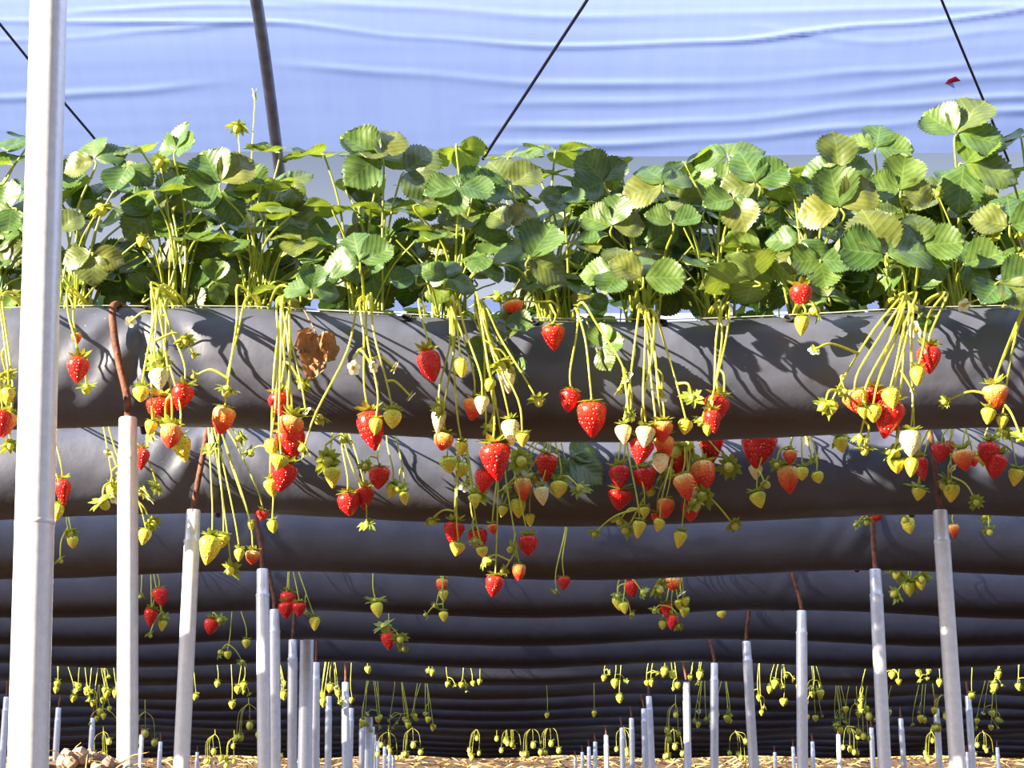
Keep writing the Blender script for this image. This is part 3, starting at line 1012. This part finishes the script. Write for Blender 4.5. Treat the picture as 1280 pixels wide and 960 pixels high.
TR1 = {
 0: [((18, 388), [('R', 2, 530, 22, 32), ('P', 13, 533, 20, 32), ('Y', 10, 497, 17, 22), ('B', 8, 468, 22, 14), ('B', 12, 556, 22, 14)])],
 1: [((97, 380), [('R', 97, 465, 26, 32), ('P', 95, 424, 12, 15), ('B', 108, 484, 24, 14)])],
 2: [((215, 385), [('W', 197, 476, 23, 27), ('Y', 176, 494, 19, 19), ('R', 230, 498, 25, 32), ('R', 200, 512, 34, 30, .01), ('P', 214, 548, 25, 30, .07), ('Y', 223, 563, 23, 32, .03),
       ('Y', 190, 535, 15, 18, .06), ('B', 207, 527, 26, 16, .06), ('B', 186, 545, 22, 14), ('B', 231, 425, 22, 16), ('F', 163, 402, 14, 14), ('B', 196, 455, 30, 18), ('B', 243, 443, 14, 10)])],
 3: [((312, 388), [('P', 281, 526, 27, 34), ('B', 284, 486, 26, 18), ('B', 243, 470, 12, 10)]),
     ((364, 382), [('R', 348, 508, 28, 33, .02), ('P', 365, 536, 29, 29, .06), ('R', 360, 556, 34, 38, .04), ('Y', 338, 561, 17, 20, .05), ('Y', 351, 578, 22, 18, .07), ('R', 358, 598, 30, 35, .04),
       ('Y', 337, 611, 18, 23, .03), ('B', 400, 522, 24, 18), ('B', 378, 481, 20, 14), ('F', 382, 513, 13, 13)])],
 4: [((462, 392), [('R', 460, 540, 31, 48, .03), ('Y', 470, 533, 16, 20, .06), ('Y', 491, 526, 21, 23), ('F', 441, 460, 18, 18), ('F', 466, 459, 14, 14), ('F', 493, 459, 17, 15), ('F', 513, 495, 16, 16), ('B', 380, 560, 20, 14)])],
 5: [((534, 392), [('R', 533, 460, 27, 40, .03)]),
     ((568, 388), [('Y', 575, 462, 17, 24, .06), ('W', 549, 528, 18, 28), ('P', 594, 512, 26, 27, .02), ('W', 603, 507, 17, 22, .06), ('P', 556, 553, 23, 21, .01), ('Y', 577, 561, 15, 16, .02), ('B', 550, 512, 20, 14)]),
     ((600, 392), [('W', 632, 478, 20, 34, .03), ('W', 637, 541, 21, 32, .05), ('Y', 653, 550, 16, 17, .07), ('R', 616, 578, 35, 46, .05), ('R', 608, 602, 26, 28, .03), ('R', 628, 571, 24, 34, .02),
       ('B', 672, 500, 24, 18), ('B', 609, 418, 24, 18), ('B', 625, 455, 26, 20), ('B', 612, 533, 22, 16), ('B', 640, 461, 18, 14), ('Y', 614, 483, 13, 16)])],
 6: [((690, 388), [('R', 691, 422, 27, 32, .02), ('P', 640, 386, 24, 16, .05)]),
     ((718, 388), [('R', 714, 503, 26, 28, .02), ('R', 740, 524, 35, 44, .03), ('F', 783, 471, 17, 17), ('B', 786, 518, 16, 12), ('B', 774, 488, 13, 10)])],
 7: [((802, 386), [('W', 779, 543, 19, 24), ('W', 808, 547, 24, 26, .06), ('P', 827, 540, 26, 26, .05), ('R', 804, 566, 28, 32, .04), ('P', 830, 561, 24, 32, .02), ('Y', 858, 535, 17, 18, .04),
       ('F', 827, 494, 20, 20), ('B', 865, 497, 24, 16), ('B', 788, 521, 18, 12), ('W', 826, 580, 20, 24, .02)])],
 8: [((897, 388), [('R', 899, 514, 30, 36, .03), ('R', 890, 528, 20, 28, .05), ('B', 877, 525, 22, 16), ('Y', 884, 538, 11, 14), ('B', 905, 494, 18, 12)])],
 9: [((1003, 386), [('Y', 1003, 407, 17, 24, .03), ('R', 1001, 371, 26, 24, .0), ('B', 1021, 388, 26, 16)])],
 10: [((1120, 384), [('Y', 1040, 512, 17, 20), ('P', 1068, 505, 30, 28, .03), ('R', 1093, 497, 26, 24, .02), ('Y', 1113, 500, 21, 25, .06), ('R', 1116, 526, 35, 48, .03), ('Y', 1092, 517, 20, 22, .05), ('Y', 1078, 516, 14, 16, .05),
       ('W', 1139, 555, 26, 32, .03), ('Y', 1121, 583, 20, 18), ('Y', 1141, 586, 17, 24), ('F', 1018, 437, 15, 15), ('B', 1031, 507, 26, 18), ('B', 1056, 490, 22, 14), ('B', 1075, 546, 22, 18), ('B', 1081, 561, 22, 16), ('F', 1141, 488, 18, 18), ('B', 1117, 565, 26, 16)])],
 11: [((1160, 378), [('R', 1162, 452, 28, 34, .03), ('Y', 1148, 472, 18, 24, .05), ('F', 1145, 412, 20, 20)])],
 12: [((1262, 384), [('P', 1244, 496, 30, 30, .03), ('Y', 1237, 521, 18, 20), ('B', 1182, 502, 16, 14), ('F', 1204, 381, 17, 17), ('Y', 1254, 528, 14, 16), ('B', 1276, 545, 22, 18)])],
}
# small leaves among the hanging stems: crown index, node u, v, length, direction, normal, depth towards camera
BRACTS = [(6, 752, 435, 24, 10, (-.5, .8, .2)), (5, 612, 440, 24, 260, (.4, .8, .2)), (5, 630, 403, 26, 350, (0, .6, .8)), (10, 1150, 395, 18, 20, (0, .6, .8)), (5, 640, 455, 20, 250, (-.6, .7, 0))]

plants = []
for i, (u, lab) in enumerate(CROWNS):
    rr = random.Random(300 + i)
    x = at(u, 378, bagY(1)).x
    c = crown_pt(1, x)
    pl = empty('strawberry_plant', c)
    tag(pl, lab, 'strawberry plant', 'strawberry plants in the front row')
    plants.append((u, c, pl, rr))
    for q, (o_px, fr) in enumerate(TR1.get(i, [])):
        put_truss(pl, 1, o_px, fr, rr)
def nearest(u):
    return min(plants, key=lambda p: abs(p[0] - u))
for (u, v, L, ang, nrm, dep) in LEAVES:
    cu, c, pl, rr = nearest(u + R.uniform(-25, 25))
    Y = bagY(1) - 0.05 + 0.028 * dep - 0.10 * max(0, v - 250) / 100
    nd = at(u, v, Y)
    cr = c + Vector((rr.uniform(-.035, .035), rr.uniform(-.02, .03), 0))
    put_leaf(pl, cr, nd, L * 1.2 * mpp(nd), ang, nrm, rr)
# fill: leaves standing further back in the same row
for (cu, c, pl, rr) in plants:
    for q in range(20):
        u = cu + rr.uniform(-62, 62)
        v = rr.uniform(228, 362)
        nd = at(u, v, bagY(1) + rr.uniform(0.02, 0.20))
        cr = c + Vector((rr.uniform(-.03, .03), rr.uniform(-.02, .04), 0))
        put_leaf(pl, cr, nd, rr.uniform(36, 50) * mpp(nd), rr.uniform(0, 360), (rr.uniform(-.6, .4), rr.uniform(.1, 1), rr.uniform(.2, .9)), rr)
    for q in range(6):
        nd = at(cu + rr.uniform(-60, 60), rr.uniform(318, 372), bagY(1) + rr.uniform(-0.06, 0.14))
        put_leaf(pl, c + Vector((rr.uniform(-.03, .03), rr.uniform(-.02, .04), 0)), nd, rr.uniform(27, 40) * mpp(nd), rr.uniform(0, 360), (rr.uniform(-.6, .4), rr.uniform(.1, 1), rr.uniform(.1, .9)), rr)
    # bare stalks without a blade reaching the frame of leaves
    mb = MB()
    for q in range(5):
        t = Vector((c.x + rr.uniform(-.11, .11), c.y + rr.uniform(-.06, .08), c.z + rr.uniform(.08, .2)))
        mb.tube(spline([c + Vector((rr.uniform(-.03, .03), rr.uniform(-.02, .02), -0.01)), c.lerp(t, .5) + Vector((0, 0, .02)), t], 5), 0.0017, 5)
    st = mb.build('stalk_cluster', M['petiole'], pl); st.location = -pl.location
for (i, u, v, L, ang, nrm) in BRACTS:
    cu, c, pl, rr = plants[i]
    nd = at(u, v, rowY(1) - 0.04)
    og = bag_pt(1, at(u, 380, bagY(1)).x * .5 + c.x * .5, 1.15) + Vector((0, -.01, .008))
    put_leaf(pl, og, nd, L * 1.35 * mpp(nd), ang, nrm, rr, 0.0013)
# flowers and buds standing among the leaves: plant index, kind, u, v, size
for (i, k, u, v, s, Y) in [(1, 'B', 125, 259, 30, -.12), (2, 'B', 200, 203, 22, -.03), (3, 'B', 297, 158, 24, -.02), (3, 'F', 319, 119, 18, -.02), (8, 'B', 925, 313, 22, -.05),
                           (11, 'B', 1242, 292, 26, -.1), (11, 'B', 1172, 242, 14, -.1), (12, 'B', 1248, 260, 20, -.1), (10, 'B', 1088, 255, 20, -.08), (10, 'B', 1134, 252, 16, -.08),
                           (12, 'P', 1277, 318, 20, -.1), (12, 'B', 1277, 290, 22, -.1), (1, 'Y', 178, 297, 14, -.1), (5, 'B', 622, 372, 18, -.1), (5, 'B', 608, 325, 14, -.1)]:
    cu, c, pl, rr = plants[i]
    p = at(u, v, bagY(1) + Y)
    put_fruit(pl, k, p, s * mpp(p), s * mpp(p), rr)
    mb = MB(); mb.tube(spline([c, c.lerp(p, .5) + Vector((rr.uniform(-.02, .02), -.01, .02)), p], 5), 0.0013, 5)
    st = mb.build('fruit_stem', M['stem'], pl); st.location = -pl.location

# the dried brown leaf hanging under the fourth plant
cu, c, pl, rr = plants[3]
org = bag_pt(1, at(383, 388, bagY(1)).x, 1.15) + Vector((0, -.006, .006))
nd = at(397, 420, rowY(1) - 0.03)
mb = MB(); mb.tube(spline([org + Vector((0, .04, 0)), org, org.lerp(nd, .5) + Vector((0, -.012, 0)), nd], 5), 0.0012, 5)
st = mb.build('dried_stalk', M['dead'], pl); st.location = -pl.location
def crumpled(seed, L, wd):
    vs, fs = [], []
    for i in range(11):
        for j in range(9):
            u, v = i / 10, -1 + j / 4
            wp = math.sin(math.pi * (0.06 + 0.88 * u)) ** 0.7
            q = Vector((v * 2.1, u * 3.3, seed))
            vs.append(Vector((v * wd * wp * (1 + .3 * noise.noise(q)), 0.75 * wd * noise.noise(q * 1.9) - 0.5 * wd * abs(v) ** 1.5, -u * L)))
    for i in range(10):
        for j in range(8):
            a = i * 9 + j
            fs.append((a, a + 1, a + 10, a + 9))
    return mesh('dried_leaf', vs, fs, M['dead'])
for s_, (dx, dz, L, wd, ry) in enumerate([(0, 0, 0.082, 0.026, .1), (-.008, .006, 0.05, 0.024, .5), (.01, .004, 0.055, 0.02, -.35)]):
    o = link('dried_leaf', crumpled(s_ * 4.4, L, wd), pl)
    o.location = nd + Vector((dx, -.006 * s_, dz)) - pl.location
    o.rotation_euler = (0, ry, .4 * s_)
    o['label'] = 'brown crumpled dried leaf'

# ---- plants of the rows behind: (row, origin u, v, fruits)
def foliage_mesh(seed):
    rr = random.Random(seed)
    mb = MB()
    for q in range(13):
        a = rr.uniform(0, 6.28)
        h = rr.uniform(0.08, 0.31)
        rad = rr.uniform(0.03, 0.15)
        nd = Vector((math.cos(a) * rad, math.sin(a) * rad, h))
        mb.tube(spline([Vector((rr.uniform(-.03, .03), rr.uniform(-.03, .03), 0)), nd * 0.55 + Vector((0, 0, .03)), nd], 3), 0.002, 4, mi=1)
        nr = Vector((math.cos(a) * .5 + rr.uniform(-.4, .4), math.sin(a) * .5 + rr.uniform(-.4, .4), 1)).normalized()
        d = Vector((math.cos(a), math.sin(a), 0)); d = (d - nr * d.dot(nr)).normalized()
        L = rr.uniform(.048, .07)
        for da in (0, 1.35, -1.35):
            dq = Matrix.Rotation(da + rr.uniform(-.2, .2), 3, nr) @ d
            xq = dq.cross(nr)
            vs, fs = LOW[rr.randrange(6)]
            mb.add([nd + (xq * v.x + dq * v.y + nr * v.z) * L for v in vs], fs, 0)
    me = mesh('foliage', mb.v, mb.f, [M['leafback'], M['petiole']])
    me.polygons.foreach_set('material_index', mb.m)
    return me
def mat_leafback():
    return mat_soft('leaf_of_rear_rows', (0.085, 0.165, 0.028), 0.35, 0.42, (0.2, 0.3, 0.03), 18.0, 0.4)
M['leafback'] = mat_leafback()
FOL = [foliage_mesh(900 + k) for k in range(4)]

REAR = [
 # second row
 (2, (70, 548), [('R', 77, 617, 19, 34), ('Y', 72, 642, 15, 22)]),
 (2, (140, 545), [('Y', 141, 615, 15, 20), ('F', 142, 622, 16, 16), ('B', 128, 627, 30, 24), ('B', 152, 590, 22, 18), ('F', 136, 566, 12, 12), ('R', 177, 575, 18, 26), ('B', 197, 608, 22, 14), ('F', 187, 622, 18, 18), ('Y', 182, 672, 15, 20), ('B', 190, 654, 18, 14), ('B', 178, 615, 18, 14)]),
 (2, (275, 548), [('Y', 264, 690, 26, 36, .06), ('Y', 279, 677, 16, 16), ('B', 300, 548, 18, 12), ('B', 262, 562, 18, 12), ('B', 289, 712, 22, 16), ('P', 316, 697, 17, 17, .05), ('Y', 299, 695, 12, 16), ('Y', 313, 658, 8, 12), ('R', 329, 645, 14, 12)]),
 (2, (360, 548), [('Y', 340, 659, 13, 16), ('B', 312, 565, 18, 12)]),
 (2, (425, 552), [('Y', 415, 597, 20, 26), ('R', 434, 631, 26, 28), ('R', 456, 624, 21, 27), ('B', 408, 575, 30, 20), ('B', 432, 548, 22, 16), ('B', 458, 655, 20, 14)]),
 (2, (482, 550), [('R', 474, 597, 26, 28, .05), ('Y', 491, 614, 14, 18), ('Y', 504, 624, 12, 16), ('B', 500, 608, 24, 16), ('B', 457, 583, 16, 12)]),
 (2, (582, 556), [('R', 568, 667, 24, 28), ('Y', 573, 687, 18, 17), ('R', 594, 676, 23, 28), ('Y', 602, 690, 14, 14), ('B', 538, 650, 18, 14), ('F', 583, 606, 20, 20), ('Y', 592, 627, 13, 18), ('B', 597, 620, 26, 16), ('Y', 577, 588, 16, 18), ('Y', 559, 583, 20, 20), ('B', 594, 676, 16, 12, .08)]),
 (2, (628, 556), [('R', 619, 733, 21, 26), ('P', 649, 716, 16, 21), ('R', 660, 683, 23, 25), ('P', 615, 662, 12, 13), ('B', 640, 686, 18, 16), ('B', 630, 713, 14, 14), ('B', 607, 700, 22, 14)]),
 (2, (690, 558), [('R', 684, 585, 27, 34, .03), ('P', 653, 612, 20, 28), ('W', 676, 620, 17, 23, .04), ('Y', 699, 614, 21, 20), ('Y', 648, 635, 18, 24), ('Y', 662, 650, 12, 16), ('Y', 630, 640, 11, 14), ('B', 650, 575, 30, 20), ('B', 665, 595, 26, 18), ('B', 725, 610, 24, 18), ('B', 632, 610, 22, 16)]),
 (2, (775, 556), [('R', 773, 598, 24, 28, .04), ('R', 776, 625, 29, 25, .03), ('R', 804, 600, 28, 28, .04), ('B', 743, 666, 14, 12), ('B', 783, 663, 18, 14), ('B', 775, 650, 18, 14), ('Y', 806, 641, 13, 13), ('Y', 800, 662, 16, 22), ('B', 812, 610, 26, 18)]),
 (2, (850, 552), [('R', 846, 580, 34, 40, .0), ('P', 853, 611, 24, 34, .07), ('P', 878, 597, 29, 36, .03), ('R', 890, 560, 30, 40, .01), ('W', 873, 621, 24, 22, .02), ('R', 864, 640, 24, 24, .03), ('P', 833, 636, 20, 24, .05), ('Y', 825, 658, 14, 16), ('R', 822, 648, 14, 12),
     ('Y', 852, 675, 16, 21, .06), ('B', 830, 590, 34, 24), ('B', 845, 560, 34, 22), ('B', 866, 628, 30, 20), ('B', 862, 556, 28, 20), ('B', 880, 620, 28, 18), ('B', 912, 583, 28, 22), ('B', 917, 656, 20, 14)]),
 (2, (952, 550), [('R', 951, 562, 41, 50, .03), ('W', 945, 591, 17, 18, .02), ('Y', 946, 626, 19, 20), ('B', 956, 604, 20, 16)]),
 (2, (990, 548), [('P', 984, 600, 25, 34), ('Y', 1003, 593, 15, 16), ('P', 988, 573, 16, 18), ('F', 1009, 549, 15, 15), ('Y', 1021, 598, 14, 14), ('B', 1015, 572, 18, 14), ('B', 970, 580, 16, 14)]),
 (2, (1052, 550), [('Y', 1050, 556, 18, 20), ('B', 1050, 545, 28, 16)]),
 (2, (1150, 552), [('R', 1150, 588, 18, 30), ('Y', 1150, 618, 16, 16), ('B', 1146, 610, 24, 18)]),
 (2, (1185, 550), [('R', 1178, 567, 22, 24), ('P', 1203, 576, 26, 26), ('Y', 1190, 617, 20, 22), ('B', 1186, 605, 30, 20), ('P', 1217, 578, 12, 12), ('F', 1190, 585, 12, 12), ('R', 1186, 560, 14, 14), ('B', 1220, 627, 18, 14)]),
 (2, (1240, 548), [('R', 1237, 567, 25, 28), ('R', 1247, 585, 28, 30, .05), ('Y', 1228, 573, 14, 20), ('Y', 1272, 597, 18, 22), ('B', 1256, 540, 20, 16), ('Y', 1278, 545, 12, 16)]),
 # third row
 (3, (90, 648), [('Y', 90, 678, 13, 15), ('B', 87, 665, 16, 12), ('B', 75, 700, 12, 10)]),
 (3, (705, 700), [('R', 705, 730, 15, 16), ('B', 695, 738, 12, 10)]),
 (3, (1080, 648), [('R', 1097, 645, 15, 14), ('B', 1082, 650, 18, 14), ('B', 1070, 656, 10, 8)]),
 (3, (1134, 645), [('Y', 1134, 658, 16, 20), ('B', 1134, 648, 20, 12)]),
 (3, (1190, 648), [('P', 1192, 664, 13, 17)]),
 (3, (1233, 640), [('B', 1233, 645, 16, 12), ('B', 1236, 663, 18, 14)]),
 # fourth row
 (4, (196, 722), [('R', 198, 747, 18, 22), ('R', 189, 772, 16, 22), ('Y', 203, 782, 11, 14), ('B', 190, 762, 14, 10), ('B', 205, 772, 14, 12), ('B', 187, 793, 12, 10), ('B', 176, 745, 10, 8)]),
 (4, (365, 720), [('R', 361, 751, 18, 20), ('R', 356, 763, 17, 20, .05), ('R', 374, 762, 16, 18), ('Y', 393, 781, 13, 17), ('B', 383, 765, 10, 8)]),
 (4, (469, 722), [('Y', 470, 763, 14, 19), ('B', 470, 752, 26, 16)]),
 (4, (553, 722), [('P', 553, 732, 14, 17), ('Y', 554, 745, 12, 14), ('Y', 554, 771, 11, 13), ('B', 533, 768, 10, 10), ('B', 545, 756, 12, 8)]),
 (4, (785, 724), [('R', 787, 737, 17, 21), ('Y', 772, 755, 14, 17), ('Y', 779, 761, 12, 14), ('B', 789, 768, 11, 10), ('B', 803, 740, 16, 14), ('B', 772, 745, 14, 10)]),
 (4, (843, 722), [('P', 843, 730, 18, 18), ('R', 833, 764, 16, 17), ('R', 841, 779, 13, 18), ('Y', 856, 765, 12, 14), ('Y', 828, 782, 9, 11), ('F', 851, 741, 14, 14), ('B', 818, 763, 12, 10), ('Y', 848, 757, 11, 13), ('Y', 857, 752, 10, 12), ('B', 848, 782, 12, 10), ('B', 822, 735, 24, 20)]),
 (4, (1136, 712), [('Y', 1136, 737, 14, 18), ('Y', 1150, 730, 13, 16), ('B', 1122, 715, 26, 16), ('B', 1136, 728, 24, 14), ('B', 1120, 742, 20, 14), ('B', 1150, 722, 22, 14)]),
 # fifth row
 (5, (264, 775), [('R', 265, 784, 17, 19), ('B', 275, 775, 14, 10)]),
 (5, (486, 772), [('R', 485, 803, 18, 21), ('B', 480, 783, 24, 18), ('B', 500, 797, 20, 14), ('B', 505, 810, 12, 9)]),
 (5, (901, 766), [('Y', 901, 769, 11, 9)]),
 (5, (298, 778), [('Y', 308, 805, 10, 11), ('B', 303, 827, 14, 9), ('B', 275, 815, 16, 12), ('Y', 284, 819, 9, 10)]),
]
# bunches of small yellow-green fruit in the rows further back: row, u, v of the bunch, number of fruits
BUNCH = [(7, 272, 856, 1), (7, 311, 858, 2), (7, 346, 865, 4), (7, 552, 850, 2), (7, 583, 853, 2), (7, 600, 853, 1), (7, 770, 849, 2), (7, 818, 850, 2), (7, 836, 848, 3), (7, 876, 845, 2), (7, 976, 851, 3), (7, 1120, 846, 2), (7, 1148, 843, 1),
         (7, 1165, 845, 2), (7, 1256, 851, 2), (7, 1274, 848, 2), (7, 140, 856, 2), (7, 72, 856, 1), (7, 459, 838, 1),
         (7, 415, 868, 5), (7, 440, 876, 1), (7, 82, 868, 2), (7, 104, 867, 2), (7, 124, 874, 3), (7, 1012, 868, 4), (7, 948, 880, 2), (7, 774, 874, 1), (7, 980, 878, 1), (7, 1087, 882, 2), (7, 1215, 871, 1), (7, 245, 872, 1), (7, 290, 882, 1),
         (8, 130, 892, 4), (8, 467, 900, 4), (8, 497, 903, 4), (8, 529, 900, 4), (8, 684, 895, 1), (8, 743, 893, 1), (8, 882, 897, 5), (8, 905, 899, 3), (8, 1042, 903, 4), (8, 1090, 893, 2), (8, 1115, 893, 2), (8, 1155, 893, 3), (8, 1236, 899, 4), (8, 1012, 893, 2), (8, 1066, 891, 2),
         (9, 310, 905, 5), (9, 180, 915, 2), (9, 845, 905, 4), (9, 1180, 893, 2), (9, 1070, 905, 2),
         (12, 128, 935, 5), (12, 268, 938, 4), (12, 292, 942, 4), (12, 340, 935, 4), (12, 630, 917, 1), (12, 640, 930, 4), (12, 665, 930, 5), (12, 688, 928, 4), (12, 780, 930, 4), (12, 842, 932, 3), (12, 920, 935, 4), (12, 1060, 928, 5), (12, 1165, 935, 5), (12, 1230, 935, 5), (12, 485, 935, 5), (12, 515, 930, 3), (12, 595, 932, 3)]
by_row = {}
for (n, opx, fr) in REAR:
    x = at(opx[0], opx[1], bagY(n) - .075).x
    by_row.setdefault(n, []).append((x, opx, fr, None))
for (n, u, v, cnt) in BUNCH:
    x = at(u, v, bagY(n) - .1).x
    by_row.setdefault(n, []).append((x, (u, v), None, cnt))
# second row: also plants without visible fruit, so its foliage runs on behind the front row
xs2 = [e[0] for e in by_row[2]]
for k in range(-7, 8):
    x = k * 0.24 + 0.05
    if all(abs(x - q) > 0.13 for q in xs2):
        by_row[2].append((x, None, None, None)); xs2.append(x)

def small_bunch(seed):
    rr = random.Random(seed)
    mb = MB()
    for q in range(5):
        tip = Vector((rr.uniform(-.08, .08), rr.uniform(-.03, .01), -rr.uniform(.05, .19)))
        mb.tube(spline([(0, 0, 0), (tip.x * .8, tip.y - .015, tip.z * .3), tip], 4), 0.0012, 4, mi=0)
        s = rr.uniform(.028, .042)
        b2 = MB(); ball(b2, s * .5, -s * .55, 1, 1, 1.25); calyx_geo(b2, .1, s * .8, seed * 10 + q, 2, 6)
        for f_, m_ in zip(b2.f, b2.m):
            pass
        base_i = len(mb.v)
        mb.v += [v + tip for v in b2.v]; mb.f += [tuple(i + base_i for i in f) for f in b2.f]; mb.m += b2.m
    return mesh_of(mb, 'fruit_cluster', [M['stem'], M['bud'], M['calyx']])
CLUST = [small_bunch(20 + k) for k in range(4)]

def describe(fr, cnt):
    if cnt: return 'bearing a few yellow-green fruits' if cnt > 1 else 'bearing a single yellow-green fruit'
    if not fr: return 'leaves only'
    reds = sum(1 for f in fr if f[0] == 'R'); oth = sum(1 for f in fr if f[0] in 'PWY')
    if reds > 2: return 'hanging many red berries'
    if reds: return 'hanging %s red berr%s' % (('one', 'y') if reds == 1 else ('two', 'ies'))
    return 'hanging pale unripe fruit'
for n in sorted(by_row):
    lst = sorted(by_row[n], key=lambda e: e[0])
    for i, (x, opx, fr, cnt) in enumerate(lst):
        rr = random.Random(n * 1000 + i)
        c = crown_pt(n, x)
        pl = empty('strawberry_plant', c)
        if i < 18:
            pos = 'leftmost' if i == 0 else ('rightmost' if i == len(lst) - 1 else '%s from the left' % ORD[i + 1])
        else:
            j = len(lst) - i
            pos = 'rightmost' if j == 1 else '%s from the right' % ORD[j]
        tag(pl, 'strawberry plant on the %s sleeve %s, %s' % (ORD[n], describe(fr, cnt), pos), 'strawberry plant', 'strawberry plants in the rear rows')
        fo = link('foliage', FOL[rr.randrange(4)], pl)
        fo.rotation_euler = (0, 0, rr.uniform(0, 6.28))
        fo.scale = (1, .9, .95 if n > 2 else 1.12)
        fo['kind'] = 'stuff'
        if fr:
            put_truss(pl, n, opx, fr, rr)
        elif cnt:
            u, v = opx
            bot = bag_pt(n, x, 0.2)
            if n >= 9:
                p = at(u, v, rowY(n) - .02)
                o = link('fruit_cluster', rr.choice(CLUST), pl)
                o['kind'] = 'stuff'
                o.location = p + Vector((0, 0, .12)) - c
                o.rotation_euler = (0, 0, rr.uniform(-.5, .5))
                mb = MB(); mb.tube(spline([c, bag_pt(n, x, 1.0) + Vector((0, -.02, .01)), bot + Vector((0, -.03, 0)), p + Vector((0, 0, .12))], 4), .002, 4)
                st = mb.build('fruit_stem', M['stem'], pl); st.location = -c
            else:
                fr2 = []
                k = mpp(at(u, v, rowY(n)))
                for q in range(cnt):
                    s = rr.uniform(.022, .036) / k
                    fr2.append(('Y', u + (rr.uniform(-15, 15) if cnt > 1 else 0), v + (rr.uniform(-9, 12) if cnt > 1 else 0), s, s * rr.uniform(1.05, 1.3)))
                if cnt > 1:
                    for q in range(cnt):
                        fr2.append(('B', u + rr.uniform(-18, 18), v + rr.uniform(-12, 14), .026 / k, .02 / k))
                if cnt > 3: fr2.append(('F', u + rr.uniform(-10, 10), v - 8, .024 / k, .02 / k))
                put_truss(pl, n, (u, v), fr2, rr, stem_r=0.0016)
        if n == 2 and opx == (690, 558):       # the dark leaf drooping below the front sleeve
            nd = at(712, 572, rowY(2) - .03)
            put_leaf(pl, bag_pt(2, x, 1.1) + Vector((0, -.01, .01)), nd, 46 * mpp(nd), 325, (.2, .8, .5), rr, 0.0016)

# ------------------------------------------------------------------ heap of clods by the thick pole
hc = Vector((at(92, 950, 2.75).x, 2.80, 0.0))
vs, fs = [], []
for j in range(15):
    for i in range(28):
        a = 2 * math.pi * i / 28
        t = j / 14
        r_ = 0.02 + 0.30 * t
        z = 0.335 * (1 - t ** 1.6) - 0.02 + 0.03 * noise.noise(Vector((math.cos(a) * r_ * 14, math.sin(a) * r_ * 14, 1)))
        vs.append(Vector((math.cos(a) * r_ + 0.025 * noise.noise(Vector((a * 2, t * 4, 5))), math.sin(a) * r_ * .7, z)))
for j in range(14):
    for i in range(28):
        i2 = (i + 1) % 28
        fs.append((j * 28 + i, (j + 1) * 28 + i, (j + 1) * 28 + i2, j * 28 + i2))
fs.append(tuple(range(28))[::-1])
heap = empty('soil_heap', hc)
tag(heap, 'heap of reddish clay clods at the foot of the thick pole', 'soil heap')
link('heap_body', mesh('heap_body', vs, fs, M['soil']), heap)
rr = random.Random(77)
def clod_mesh(s):
    vs, fs = [], []
    for i in range(6):
        t = math.pi * i / 5
        for k in range(8):
            a = 2 * math.pi * k / 8
            p = Vector((math.sin(t) * math.cos(a), math.sin(t) * math.sin(a), math.cos(t) * .75))
            vs.append(p * (1 + .35 * noise.noise(p * 1.6 + Vector((s * 5, 0, 0)))))
    for i in range(5):
        for k in range(8):
            k2 = (k + 1) % 8
            fs.append((i * 8 + k, (i + 1) * 8 + k, (i + 1) * 8 + k2, i * 8 + k2))
    return mesh('clod', vs, fs, M['clod'], False)
CL = [clod_mesh(k) for k in range(4)]
for q in range(110):
    a, t = rr.uniform(0, 6.28), rr.uniform(0.0, .75)
    r_ = 0.02 + .30 * t
    o = link('clod', rr.choice(CL), heap)
    s = rr.uniform(.007, .017)
    o.location = (math.cos(a) * r_, math.sin(a) * r_ * .7, 0.335 * (1 - t ** 1.6) - .018 + s * .4)
    o.scale = (s, s, s); o.rotation_euler = (rr.uniform(0, 3), rr.uniform(0, 3), 0)
mb = MB()
for q in range(60):
    a, t = rr.uniform(0, 6.28), rr.uniform(0.0, .5)
    r_ = 0.02 + .30 * t
    p = Vector((math.cos(a) * r_, math.sin(a) * r_ * .7, .335 * (1 - t ** 1.6) - .02))
    d = Vector((rr.uniform(-1, 1), rr.uniform(-.6, .6), rr.uniform(.1, .6))) * .06
    mb.tube([p, p + d * .6 + Vector((0, 0, .006)), p + d], [.0012, .001, .0004], 4)
mb.build('dry_grass', M['straw'], heap)['kind'] = 'stuff'
